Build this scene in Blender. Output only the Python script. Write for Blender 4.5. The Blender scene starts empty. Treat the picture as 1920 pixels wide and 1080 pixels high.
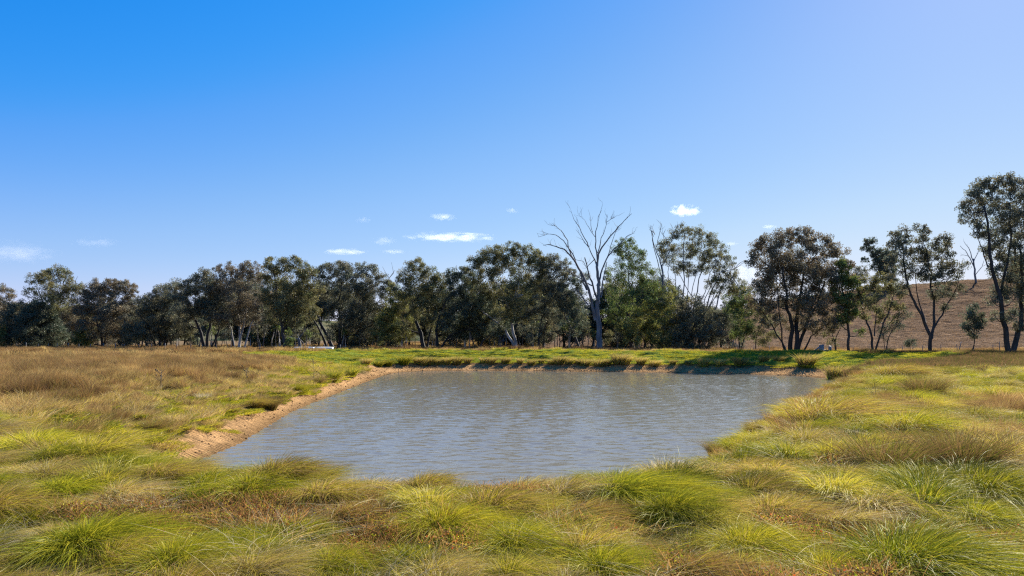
import bpy, math, random
import numpy as np
from mathutils import Vector

PI = math.pi
rnd = random.Random(11)
rng = np.random.default_rng(11)
sc = bpy.context.scene
COL = sc.collection

# ------------------------------------------------------------------ camera, sky, sun, exposure
CZ = 1.75            # eye height over the bank
HOR = 638.0          # horizon row in the 1920x1080 photograph
FPX = 1280.0         # 24 mm lens
cam = bpy.data.cameras.new('camera')
cam.lens = 24; cam.sensor_width = 36
cam.shift_y = (HOR-540)/1920
cam.clip_start = 0.05; cam.clip_end = 20000
co = bpy.data.objects.new('camera', cam)
co.location = (0, 0, CZ); co.rotation_euler = (PI/2, 0, 0)
COL.objects.link(co); sc.camera = co

SUN_AZ, SUN_EL = math.radians(36.5), math.radians(31)
w = bpy.data.worlds.new('World'); sc.world = w; w.use_nodes = True
nt = w.node_tree; nt.nodes.clear()
sky = nt.nodes.new('ShaderNodeTexSky'); sky.sky_type = 'NISHITA'; sky.sun_disc = False
sky.sun_elevation = SUN_EL; sky.sun_rotation = SUN_AZ
sky.altitude = 200; sky.air_density = 1.0; sky.dust_density = 0.1; sky.ozone_density = 8.0
# colour grade of the whole sky (same everywhere, like the photograph's tone curve)
def vmul(k):
    q = nt.nodes.new('ShaderNodeVectorMath'); q.operation = 'SCALE'; q.inputs['Scale'].default_value = k; return q
v1 = vmul(.102); v2 = vmul(1/.204)
hs = nt.nodes.new('ShaderNodeRGBCurve')
for ci_, pts_ in enumerate([[(0, 0), (.06, .005), (.09, .032), (.119, .12), (.1815, .30), (.2325, .40), (.272, .48), (.32, .57), (.5, .78), (1, .95)],
                            [(0, 0), (.2, .30), (.26, .39), (.375, .55), (.425, .60), (.5175, .69), (.6, .76), (1, .9)],
                            [(0, 0), (.2, .5), (.4435, .90), (.575, .95), (.64, .955), (.78, .995), (1, 1)]]):
    cu = hs.mapping.curves[ci_]
    while len(cu.points) > 2: cu.points.remove(cu.points[1])
    cu.points[0].location = pts_[0]; cu.points[-1].location = pts_[-1]
    for q in pts_[1:-1]: cu.points.new(*q)
hs.mapping.update()
bg = nt.nodes.new('ShaderNodeBackground'); bg.inputs['Strength'].default_value = 0.075
wo = nt.nodes.new('ShaderNodeOutputWorld')
nt.links.new(sky.outputs[0], v1.inputs[0]); nt.links.new(v1.outputs[0], hs.inputs['Color']); nt.links.new(hs.outputs[0], v2.inputs[0]); nt.links.new(v2.outputs[0], bg.inputs['Color'])
nt.links.new(bg.outputs[0], wo.inputs['Surface'])

sun = bpy.data.lights.new('sun', 'SUN'); sun.energy = 5.0; sun.angle = math.radians(0.53)
sun.color = (1.0, 0.94, 0.84)
so = bpy.data.objects.new('sun', sun); COL.objects.link(so)
sv = Vector((math.sin(SUN_AZ)*math.cos(SUN_EL), math.cos(SUN_AZ)*math.cos(SUN_EL), math.sin(SUN_EL)))
so.rotation_euler = sv.to_track_quat('Z', 'Y').to_euler(); so.location = (30, 30, 60)

sc.view_settings.view_transform = 'Standard'; sc.view_settings.look = 'None'
sc.view_settings.exposure = 1.43; sc.view_settings.gamma = 1.0
sc.view_settings.use_curve_mapping = False
sc.cycles.max_bounces = 5; sc.cycles.diffuse_bounces = 2; sc.cycles.glossy_bounces = 2
sc.cycles.transmission_bounces = 3; sc.cycles.transparent_max_bounces = 6; sc.cycles.volume_bounces = 1
sc.cycles.use_denoising = False   # thin blades stay crisp
sc.cycles.pixel_filter_type = 'BLACKMAN_HARRIS'; sc.cycles.filter_width = 1.25

# ------------------------------------------------------------------ helpers
def P(px, py, Y):
    """world point seen at photo pixel (px,py) at distance Y"""
    return Vector(((px-960)*Y/FPX, Y, CZ-(py-HOR)*Y/FPX))

def ss(t):
    t = np.clip(t, 0, 1); return t*t*(3-2*t)

def vnoise(x, y, seed=0):
    xi = np.floor(x).astype(np.int64); yi = np.floor(y).astype(np.int64)
    fx = x-xi; fy = y-yi; fx = fx*fx*(3-2*fx); fy = fy*fy*(3-2*fy)
    def h(a, b):
        n = (a*374761393 + b*668265263 + seed*1442695041) & 0x7fffffff
        n = ((n ^ (n >> 13))*1274126177) & 0x7fffffff
        return ((n ^ (n >> 16)) & 0xffff)/65535.0
    return (h(xi, yi)*(1-fx)+h(xi+1, yi)*fx)*(1-fy)+(h(xi, yi+1)*(1-fx)+h(xi+1, yi+1)*fx)*fy

def fbm(x, y, seed=0, octv=4):
    s = 0; a = 1; t = 0
    for i in range(octv):
        s = s+a*vnoise(x*2**i+17*i, y*2**i-9*i, seed+i); t += a; a *= .55
    return s/t

def mesh_np(name, V, F, mat=None, cols=None, smooth=False, attr='col'):
    """F: (n,4) or (n,3) int array, or a list of such arrays"""
    me = bpy.data.meshes.new(name)
    Fs = F if isinstance(F, list) else [F]
    V = np.asarray(V, dtype=np.float32)
    me.vertices.add(len(V)); me.vertices.foreach_set('co', V.ravel())
    nl = sum(f.size for f in Fs); nf = sum(len(f) for f in Fs)
    me.loops.add(nl); me.polygons.add(nf)
    me.loops.foreach_set('vertex_index', np.concatenate([f.ravel() for f in Fs]).astype(np.int32))
    tot = np.concatenate([np.full(len(f), f.shape[1], np.int32) for f in Fs])
    st = np.concatenate([[0], np.cumsum(tot)[:-1]]).astype(np.int32)
    me.polygons.foreach_set('loop_start', st)
    if smooth: me.polygons.foreach_set('use_smooth', np.ones(nf, bool))
    if cols is not None:
        a = me.attributes.new(attr, 'FLOAT_COLOR', 'POINT')
        c = np.ones((len(V), 4), np.float32); c[:, :3] = cols
        a.data.foreach_set('color', c.ravel())
    if mat: me.materials.append(mat)
    me.update(calc_edges=True); me.validate()
    return me

def link(name, me, parent=None, loc=(0, 0, 0), rz=0):
    o = bpy.data.objects.new(name, me); COL.objects.link(o)
    o.location = loc; o.rotation_euler = (0, 0, rz)
    if parent: o.parent = parent
    return o

def tag(o, label=None, cat=None, group=None, kind=None):
    if label: o['label'] = label
    if cat: o['category'] = cat
    if group: o['group'] = group
    if kind: o['kind'] = kind
    return o

def copy_tree(o, parent=None):
    c = o.copy(); COL.objects.link(c); c.parent = parent
    for ch in [x for x in o.children]:
        copy_tree(ch, c)
    return c

class MB:
    def __init__(s): s.V = []; s.F4 = []; s.F3 = []; s.n = 0
    def tube(s, pts, rad, sides=6, cap=True):
        pts = np.array([tuple(p) for p in pts], float); n = len(pts)
        T = np.gradient(pts, axis=0); T /= np.linalg.norm(T, axis=1)[:, None]+1e-9
        up = np.array([0, 0, 1.]) if abs(T[0][2]) < .9 else np.array([1., 0, 0])
        A = np.cross(T, up); A /= np.linalg.norm(A, axis=1)[:, None]+1e-9
        B = np.cross(T, A)
        a = np.arange(sides)*2*PI/sides
        R = np.array(rad, float)[:, None, None]
        ring = pts[:, None, :]+R*(np.cos(a)[None, :, None]*A[:, None, :]+np.sin(a)[None, :, None]*B[:, None, :])
        s.V.append(ring.reshape(-1, 3))
        i = np.arange(n-1)[:, None]*sides; j = np.arange(sides)[None, :]; k = (j+1) % sides
        f = np.stack([i+j, i+k, i+sides+k, i+sides+j], -1).reshape(-1, 4)+s.n
        s.F4.append(f); s.n += n*sides
        if cap:
            for base, c in ((0, pts[0]), ((n-1)*sides, pts[-1])):
                s.V.append(c[None, :]); o = s.n-n*sides+base if base == 0 else s.n-(1+n*sides)+base
                ci = s.n
                ids = np.arange(sides)
                s.F3.append(np.stack([o+ids, o+(ids+1) % sides, np.full(sides, ci)], -1)); s.n += 1
    def box(s, c, d, rz=0, tilt=0):
        x, y, z = np.array(d)/2
        v = np.array([[a*x, b*y, e*z] for e in (-1, 1) for a, b in ((-1, -1), (1, -1), (1, 1), (-1, 1))])
        ct, st_ = math.cos(tilt), math.sin(tilt)
        v = v @ np.array([[ct, 0, -st_], [0, 1, 0], [st_, 0, ct]])
        cz, sz = math.cos(rz), math.sin(rz)
        v = v @ np.array([[cz, sz, 0], [-sz, cz, 0], [0, 0, 1]])
        s.V.append(v+np.array(c))
        f = np.array([[0, 3, 2, 1], [4, 5, 6, 7], [0, 1, 5, 4], [1, 2, 6, 5], [2, 3, 7, 6], [3, 0, 4, 7]])+s.n
        s.F4.append(f); s.n += 8
    def mesh(s, name, mat, smooth=True):
        F = [np.concatenate(s.F4)] if s.F4 else []
        if s.F3: F.append(np.concatenate(s.F3))
        return mesh_np(name, np.concatenate(s.V), F, mat, smooth=smooth)

# ------------------------------------------------------------------ materials
def new_mat(name):
    m = bpy.data.materials.new(name); m.use_nodes = True
    m.node_tree.nodes.clear(); return m, m.node_tree.nodes, m.node_tree.links

def leaf_mat(name, trans=0.45, rough=0.45, spec=0.12, var=0.35, tint=(1, 1, 1), big=0.0, bigscale=0.4):
    m, N, L = new_mat(name)
    at = N.new('ShaderNodeAttribute'); at.attribute_name = 'col'
    oi = N.new('ShaderNodeObjectInfo')
    mr = N.new('ShaderNodeMapRange'); mr.inputs['To Min'].default_value = 1-var; mr.inputs['To Max'].default_value = 1+var*.6
    L.new(oi.outputs['Random'], mr.inputs['Value'])
    mx = N.new('ShaderNodeMix'); mx.data_type = 'RGBA'; mx.blend_type = 'MULTIPLY'; mx.inputs[0].default_value = 1
    L.new(at.outputs['Color'], mx.inputs[6]); L.new(mr.outputs[0], mx.inputs[7])
    m2 = N.new('ShaderNodeMix'); m2.data_type = 'RGBA'; m2.blend_type = 'MULTIPLY'; m2.inputs[0].default_value = 1
    m2.inputs[7].default_value = (*tint, 1); L.new(mx.outputs[2], m2.inputs[6])
    out = m2.outputs[2]
    if big:
        g = N.new('ShaderNodeNewGeometry'); no = N.new('ShaderNodeTexNoise'); no.inputs['Scale'].default_value = bigscale
        no.inputs['Detail'].default_value = 3
        L.new(g.outputs['Position'], no.inputs['Vector'])
        m3 = N.new('ShaderNodeMapRange'); m3.inputs['From Min'].default_value = .35; m3.inputs['From Max'].default_value = .65
        m3.inputs['To Min'].default_value = 1-big; m3.inputs['To Max'].default_value = 1+big
        L.new(no.outputs['Fac'], m3.inputs['Value'])
        m4 = N.new('ShaderNodeMix'); m4.data_type = 'RGBA'; m4.blend_type = 'MULTIPLY'; m4.inputs[0].default_value = 1
        L.new(out, m4.inputs[6]); L.new(m3.outputs[0], m4.inputs[7]); out = m4.outputs[2]
    d = N.new('ShaderNodeBsdfDiffuse'); t = N.new('ShaderNodeBsdfTranslucent'); gl = N.new('ShaderNodeBsdfGlossy')
    gl.inputs['Roughness'].default_value = rough
    L.new(out, d.inputs['Color']); L.new(out, t.inputs['Color']); gl.inputs['Color'].default_value = (.7, .7, .62, 1)
    a = N.new('ShaderNodeMixShader'); a.inputs[0].default_value = trans
    L.new(d.outputs[0], a.inputs[1]); L.new(t.outputs[0], a.inputs[2])
    b = N.new('ShaderNodeMixShader'); b.inputs[0].default_value = spec
    L.new(a.outputs[0], b.inputs[1]); L.new(gl.outputs[0], b.inputs[2])
    o = N.new('ShaderNodeOutputMaterial'); L.new(b.outputs[0], o.inputs['Surface'])
    return m

def bark_mat(name, c1, c2, scale=3.0):
    m, N, L = new_mat(name)
    tc = N.new('ShaderNodeTexCoord'); mp = N.new('ShaderNodeMapping'); mp.inputs['Scale'].default_value = (1, 1, .25)
    L.new(tc.outputs['Object'], mp.inputs['Vector'])
    no = N.new('ShaderNodeTexNoise'); no.inputs['Scale'].default_value = scale; no.inputs['Detail'].default_value = 6
    L.new(mp.outputs[0], no.inputs['Vector'])
    cr = N.new('ShaderNodeValToRGB'); cr.color_ramp.elements[0].position = .35; cr.color_ramp.elements[1].position = .65
    cr.color_ramp.elements[0].color = (*c1, 1); cr.color_ramp.elements[1].color = (*c2, 1)
    L.new(no.outputs['Fac'], cr.inputs['Fac'])
    b = N.new('ShaderNodeBsdfPrincipled'); b.inputs['Roughness'].default_value = .85
    L.new(cr.outputs[0], b.inputs['Base Color'])
    bp = N.new('ShaderNodeBump'); bp.inputs['Strength'].default_value = .6; bp.inputs['Distance'].default_value = .05
    L.new(no.outputs['Fac'], bp.inputs['Height']); L.new(bp.outputs[0], b.inputs['Normal'])
    o = N.new('ShaderNodeOutputMaterial'); L.new(b.outputs[0], o.inputs['Surface'])
    return m

M_LEAF = leaf_mat('gum_leaves', trans=.4, rough=.5, spec=.04, var=0.0)
M_BLADE = leaf_mat('grass_blades', trans=.38, rough=.4, spec=.018, var=.3, big=.18, bigscale=.5)
M_DRY = leaf_mat('dry_grass', trans=.5, rough=.5, spec=.015, var=.3, big=.2, bigscale=.25)
M_BARK = bark_mat('grey_bark', (.02, .017, .015), (.06, .052, .046))
M_BLACK = bark_mat('black_bark', (.010, .009, .008), (.032, .028, .025))
M_PALE = bark_mat('pale_bark', (.16, .14, .12), (.50, .46, .41), 1.6)
M_DEAD = bark_mat('dead_grey_wood', (.07, .07, .075), (.19, .185, .185), 2.2)
M_POST = bark_mat('weathered_timber', (.13, .13, .13), (.27, .27, .28), 6)

# ------------------------------------------------------------------ terrain shape
SH = [(-8.6, 19.2), (-8.05, 16.4), (-6.3, 13.6), (-3.4, 11.6), (-1, 10.8), (1, 11.3), (2.5, 12.9), (5.8, 19.8), (12.8, 31), (18, 40),
      (23.8, 49.3), (27.0, 56.5), (25.8, 63.5), (18.5, 68.8), (10, 71), (2.3, 72.8), (-4, 73.8), (-8, 73.4), (-11, 71.3),
      (-12, 67), (-11.7, 57), (-10.9, 43), (-10.3, 33), (-9.8, 29), (-9.2, 25), (-8.7, 21.5)]
def catmull(pts, k=5):
    P_ = np.array(pts); n = len(P_); out = []
    for i in range(n):
        a, b, c, d = P_[i-1], P_[i], P_[(i+1) % n], P_[(i+2) % n]
        for j in range(k):
            t = j/k
            out.append(.5*((2*b)+(-a+c)*t+(2*a-5*b+4*c-d)*t*t+(-a+3*b-3*c+d)*t**3))
    return np.array(out)
SHORE = catmull(SH, 4)
def sdist(X, Y):
    X = np.asarray(X, float); Y = np.asarray(Y, float)
    best = np.full(X.shape, 1e9); inside = np.zeros(X.shape, bool)
    n = len(SHORE)
    for i in range(n):
        ax, ay = SHORE[i]; bx, by = SHORE[(i+1) % n]
        dx, dy = bx-ax, by-ay
        t = np.clip(((X-ax)*dx+(Y-ay)*dy)/(dx*dx+dy*dy), 0, 1)
        d = (X-ax-t*dx)**2+(Y-ay-t*dy)**2
        best = np.minimum(best, d)
        c = ((ay > Y) != (by > Y)) & (X < (bx-ax)*(Y-ay)/(by-ay+1e-12)+ax)
        inside ^= c
    d = np.sqrt(best)
    return np.where(inside, -d, d)

WZ = -1.55
def sides(X, Y):
    wf = ss((Y-(60-14*ss((X-8)/10)))/8)
    wl = (1-wf)*ss((-4-X)/3)*ss((Y-16.3)/3)
    return wf, wl, 1-wf-wl

def hill_h(X, Y):
    H = np.interp(X, [-80, -30, 20, 64, 107, 147, 214, 400, 900], [0, 2, 5.5, 10, 17.5, 24.5, 27.5, 33, 20])
    up = ss((Y-118)/175)**.9
    return H*up*(1-.0*X) + 0.0

def height(X, Y):
    X = np.asarray(X, float); Y = np.asarray(Y, float)
    d0 = sdist(X, Y)
    wob = (fbm(X*.35, Y*.35, 5)-.5)*.9
    d = np.where(d0 > 0, np.maximum(d0+wob*ss(d0/1.5), 0.001), d0)
    wf, wl, wn = sides(X, Y)
    zn = WZ+(-WZ-.02)*ss(d/(3.5-.4*ss((X-1)/4)))
    zl = WZ+.36*np.minimum(d, 1.5)+np.where(d > 1.5, .12*ss((d-1.5)/.5)+(1.0-.12)*ss((d-1.5)/7.0)-.08*0, 0)
    zf = WZ+.20*np.minimum(d, 2.6)+.26*ss((d-2.6)/.35)+1.02*ss((d-2.6)/11)**.85-.5*ss((d-17)/8)
    z = wn*zn+wl*zl+wf*zf
    z = np.where(d0 < 0, WZ+np.maximum(d0*.3, -1.6), z)
    # field undulation and hummocks
    far = ss((d0-2)/6)
    z = z+far*((fbm(X*.06, Y*.06, 9)-.5)*.5*ss((Y-10)/50)+(fbm(X*.5, Y*.5, 3)-.5)*.12)
    hum = (fbm(X*.55, Y*.9, 21, 3)-.5)
    z = z+wf*ss((d0-2.9)/1.5)*(1-ss((d0-15)/4))*hum*.9
    z = z+(1-far)*ss(d0/.6)*(fbm(X*2.2, Y*2.2, 33, 3)-.5)*.12
    z = z-.35*ss((Y-92)/20)*ss((60-X)/60)*0
    z = z+hill_h(X, Y)*(1-ss((Y-330)/500)*.5)
    z = z+hill_h(X, Y)*(fbm(X*.02, Y*.02, 41)-.5)*.25
    return z
def hz(x, y): return float(height(np.array([x]), np.array([y]))[0])

# ------------------------------------------------------------------ ground
def axis(segs):
    out = [segs[0][0]]
    for a, b, s in segs:
        n = max(1, int(round((b-a)/s))); out += list(np.linspace(a, b, n+1)[1:])
    return np.array(out)
def geo(a, b, n): return list(np.geomspace(a, b, n+1)[1:])
xs = np.array([-v for v in geo(90, 5000, 16)][::-1] + list(axis([(-90, -16, 1.6), (-16, -12, .5), (-12, 28, .24), (28, 90, .8)])) + geo(90, 400, 40) + geo(400, 5000, 12))
ys = np.array(list(axis([(-60, -6, 9), (-6, 4, 1), (4, 22, .28), (22, 66, .5), (66, 76, .25), (76, 90, .2), (90, 120, 1.2), (120, 360, 4)])) + geo(360, 5000, 18))
GX, GY = np.meshgrid(xs, ys)
GZ = height(GX, GY)
D0 = sdist(GX, GY); wf, wl, wn = sides(GX, GY)
def mixc(a, b, t): return a*(1-t[..., None])+np.array(b)*t[..., None]
nbig = fbm(GX*.08, GY*.08, 51); nmid = fbm(GX*.5, GY*.5, 52); nsm = fbm(GX*1.6, GY*1.6, 53)
col = np.ones(GX.shape+(3,))*np.array([.085, .068, .03])           # thatch under grass
brown = ss((-(GX)-10.5-.2*np.maximum(GY-18, 0)+5*(nmid-.5))/3)*ss((GY-13)/4)
col = mixc(col, [.17, .115, .06], brown)
col = mixc(col, [.17, .12, .07], ss((GY-88)/4))
hillm = ss((GY-112)/20)*ss((GX+40)/60)
col = mixc(col, [.125, .085, .058], hillm*(.8+.4*(nbig-.5)))
hg = ss((GY-262)/18)*ss((GX-90)/50)*(.35+.65*ss((nbig-.42)/.15))
col = mixc(col, [.17, .20, .05], hg)
farg = wf*ss((D0-2.9)/.6)*(1-ss((D0-(16.5+3*(nmid-.5)))/1.5))
leftg = wl*ss((D0-1.3)/.8)*(1-ss((D0-5-4*(nmid-.5))/2))
col = mixc(col, [.17, .21, .03], np.clip(farg+leftg*.8, 0, 1)*(.75+.5*(nsm-.3)).clip(0, 1))
dirt = np.clip(wf*(1-ss((D0-2.7-.7*(nmid-.5))/.25))+wl*(1-ss((D0-1.12-1.2*(nsm-.5))/.35))+wn*(1-ss((D0-.4)/.3)), 0, 1)
dc = np.array([.37, .22, .10])*(1-.35*(nsm-.5))[..., None]*(1-.45*ss((.55-D0)/.5))[..., None]
col = col*(1-dirt[..., None])+dc*dirt[..., None]
ny, nx = GX.shape
ii = np.arange(ny-1)[:, None]*nx+np.arange(nx-1)[None, :]
F = np.stack([ii, ii+1, ii+nx+1, ii+nx], -1).reshape(-1, 4)
mG, N, L = new_mat('ground')
at = N.new('ShaderNodeAttribute'); at.attribute_name = 'col'
gm = N.new('ShaderNodeNewGeometry')
n1 = N.new('ShaderNodeTexNoise'); n1.inputs['Scale'].default_value = 2.5; n1.inputs['Detail'].default_value = 10; n1.inputs['Roughness'].default_value = .7
n2 = N.new('ShaderNodeTexNoise'); n2.inputs['Scale'].default_value = .22; n2.inputs['Detail'].default_value = 6; n2.inputs['Roughness'].default_value = .65
L.new(gm.outputs['Position'], n1.inputs['Vector']); L.new(gm.outputs['Position'], n2.inputs['Vector'])
ad = N.new('ShaderNodeMath'); ad.operation = 'ADD'; L.new(n1.outputs['Fac'], ad.inputs[0]); L.new(n2.outputs['Fac'], ad.inputs[1])
mr = N.new('ShaderNodeMapRange'); mr.inputs['From Min'].default_value = .7; mr.inputs['From Max'].default_value = 1.3
mr.inputs['To Min'].default_value = .6; mr.inputs['To Max'].default_value = 1.35
L.new(ad.outputs[0], mr.inputs['Value'])
mx = N.new('ShaderNodeMix'); mx.data_type = 'RGBA'; mx.blend_type = 'MULTIPLY'; mx.inputs[0].default_value = 1
L.new(at.outputs['Color'], mx.inputs[6]); L.new(mr.outputs[0], mx.inputs[7])
b = N.new('ShaderNodeBsdfPrincipled'); b.inputs['Roughness'].default_value = 1; b.inputs['Specular IOR Level'].default_value = 0
L.new(mx.outputs[2], b.inputs['Base Color'])
bp = N.new('ShaderNodeBump'); bp.inputs['Strength'].default_value = 1; bp.inputs['Distance'].default_value = .08
n3 = N.new('ShaderNodeTexNoise'); n3.inputs['Scale'].default_value = 6; n3.inputs['Detail'].default_value = 6
mp3 = N.new('ShaderNodeMapping'); mp3.inputs['Scale'].default_value = (.35, 1.6, 1); L.new(gm.outputs['Position'], mp3.inputs['Vector']); L.new(mp3.outputs[0], n3.inputs['Vector'])
ad3 = N.new('ShaderNodeMath'); ad3.operation = 'ADD'; L.new(n1.outputs['Fac'], ad3.inputs[0]); L.new(n3.outputs['Fac'], ad3.inputs[1])
bp.inputs['Distance'].default_value = .22
L.new(ad3.outputs[0], bp.inputs['Height']); L.new(bp.outputs[0], b.inputs['Normal'])
o = N.new('ShaderNodeOutputMaterial'); L.new(b.outputs[0], o.inputs['Surface'])
g = link('ground', mesh_np('ground', np.stack([GX, GY, GZ], -1).reshape(-1, 3), F, mG, col.reshape(-1, 3), smooth=True))
tag(g, kind='structure')

# distant wooded ridges
mR, N, L = new_mat('wooded_ridge')
gm = N.new('ShaderNodeNewGeometry'); no = N.new('ShaderNodeTexNoise'); no.inputs['Scale'].default_value = .012; no.inputs['Detail'].default_value = 8
L.new(gm.outputs['Position'], no.inputs['Vector'])
cr = N.new('ShaderNodeValToRGB'); cr.color_ramp.elements[0].color = (.035, .05, .03, 1); cr.color_ramp.elements[1].color = (.17, .15, .08, 1)
cr.color_ramp.elements[0].position = .4; cr.color_ramp.elements[1].position = .65
L.new(no.outputs['Fac'], cr.inputs['Fac'])
b = N.new('ShaderNodeBsdfDiffuse'); L.new(cr.outputs[0], b.inputs['Color'])
o = N.new('ShaderNodeOutputMaterial'); L.new(b.outputs[0], o.inputs['Surface'])
rx = np.linspace(-3600, 3600, 260); ry = np.linspace(0, 1, 16)
RX, RY = np.meshgrid(rx, ry)
prof = np.interp(rx/3000*FPX+960, [-700, 0, 120, 320, 520, 800, 1000, 1150, 1300, 1500, 1900, 2500], [90, 150, 165, 150, 100, 70, 85, 110, 95, 120, 130, 80])
prof = prof*(.8+.4*fbm(rx*.004, rx*0, 61))+6*fbm(rx*.03, rx*0, 62)
RZ = prof[None, :]*np.sin(RY*PI)-6
ii = np.arange(15)[:, None]*260+np.arange(259)[None, :]
F = np.stack([ii, ii+1, ii+261, ii+260], -1).reshape(-1, 4)
o = link('hills', mesh_np('hills', np.stack([RX, 2300+RY*1400+100*np.sin(RX*.002), RZ+(fbm(RX*.01, RY*8, 66)-.5)*18*np.sin(RY*PI)], -1).reshape(-1, 3), F, mR, smooth=True))
tag(o, kind='structure')

# ------------------------------------------------------------------ water
wy = np.array(list(axis([(9.5, 30, .085), (30, 50, .15), (50, 76, .22)])))
wx = axis([(-14, 31, .17)])
WX, WY = np.meshgrid(wx, wy)
Wz = np.zeros_like(WX)
r2 = np.random.default_rng(5)
amod = .25+1.5*fbm(WX*.12, WY*.09, 71, 3)
sdw = sdist(WX, WY); amod = amod*(1-.75*(1-ss((-sdw-.5)/7))*ss((WY-52)/12)*(1-ss((WX-2)/14)))
for k in range(46):
    lam = .32*(1.075**k)*r2.uniform(.9, 1.1)
    if lam > 6: break
    th = r2.normal(PI/2+.25, .8)
    kx, ky = math.cos(th)*2*PI/lam, math.sin(th)*2*PI/lam
    amp = .0085*lam/(1+(lam/.45)**2.1)
    Wz += amp*np.sin(kx*WX+ky*WY+r2.uniform(0, 6.28))
Wz = WZ+Wz*amod*1.55
ny, nx = WX.shape
ii = np.arange(ny-1)[:, None]*nx+np.arange(nx-1)[None, :]
F = np.stack([ii, ii+1, ii+nx+1, ii+nx], -1).reshape(-1, 4)
mW, N, L = new_mat('pond_water')
gm = N.new('ShaderNodeNewGeometry')
mp = N.new('ShaderNodeMapping'); mp.inputs['Scale'].default_value = (1.0, 2.2, 1); mp.inputs['Rotation'].default_value = (0, 0, .2)
L.new(gm.outputs['Position'], mp.inputs['Vector'])
no = N.new('ShaderNodeTexNoise'); no.inputs['Scale'].default_value = 3.2; no.inputs['Detail'].default_value = 4
L.new(mp.outputs[0], no.inputs['Vector'])
bp = N.new('ShaderNodeBump'); bp.inputs['Strength'].default_value = .3; bp.inputs['Distance'].default_value = .05
L.new(no.outputs['Fac'], bp.inputs['Height'])
b = N.new('ShaderNodeBsdfPrincipled'); b.inputs['Base Color'].default_value = (.165, .15, .115, 1)
b.inputs['Roughness'].default_value = .07; b.inputs['IOR'].default_value = 1.42
L.new(bp.outputs[0], b.inputs['Normal'])
o = N.new('ShaderNodeOutputMaterial'); L.new(b.outputs[0], o.inputs['Surface'])
o = link('water', mesh_np('water', np.stack([WX, WY, Wz], -1).reshape(-1, 3), F, mW, smooth=True)); tag(o, kind='structure')

# ------------------------------------------------------------------ trees
PAL = {'olive': (.155, .150, .060), 'grey': (.140, .140, .085), 'blue': (.088, .108, .068), 'brown': (.170, .140, .085),
       'green': (.13, .165, .042), 'yellow': (.20, .20, .052)}

def leaves_mesh(name, C, R, n_per, tint, ll, lw, seed, pal2=None):
    """C: cluster centres (k,3), R: radii (k,3)"""
    r = np.random.default_rng(seed)
    k = len(C); idx = np.repeat(np.arange(k), n_per); n = len(idx)
    d = r.normal(size=(n, 3)); d /= np.linalg.norm(d, axis=1)[:, None]
    rad = r.uniform(0, 1, n)**.45
    p = C[idx]+d*rad[:, None]*R[idx]
    a = r.normal(size=(n, 3)); a[:, 2] = a[:, 2]*.7-.8; a /= np.linalg.norm(a, axis=1)[:, None]
    b_ = np.cross(a, r.normal(size=(n, 3))); b_ /= np.linalg.norm(b_, axis=1)[:, None]+1e-9
    l = ll*r.uniform(.6, 1.3, n)[:, None]; w_ = lw*r.uniform(.7, 1.3, n)[:, None]
    V = np.stack([p-a*l*.4-b_*w_/2, p-a*l*.4+b_*w_/2, p+a*l*.6], 1).reshape(-1, 3)
    F = np.arange(3*n).reshape(-1, 3)
    cl = r.uniform(.72, 1.3, (k, 1))*np.ones((1, 3)); hue = r.normal(0, .09, (k, 1))
    cl = cl*np.concatenate([1+hue, np.ones((k, 1)), 1-hue], 1)
    c = np.array(tint)[None, :]*cl[idx]*r.uniform(.7, 1.35, (n, 1))
    old = r.uniform(size=n) < .06; c[old] = np.array([.13, .085, .05])
    return mesh_np(name, V, F, M_LEAF, np.repeat(c, 3, 0))

def wobble(p0, p1, n, amp, sag=0.0, r=rnd):
    pts = []
    L_ = (p1-p0).length
    j = Vector((r.gauss(0, 1), r.gauss(0, 1), r.gauss(0, .5)))*amp*L_
    j2 = Vector((r.gauss(0, 1), r.gauss(0, 1), r.gauss(0, .5)))*amp*L_*.5
    for i in range(n+1):
        t = i/n
        pts.append(p0.lerp(p1, t)+j*math.sin(t*PI)+j2*math.sin(t*2*PI)+Vector((0, 0, -sag*L_*math.sin(t*PI))))
    return pts

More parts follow.
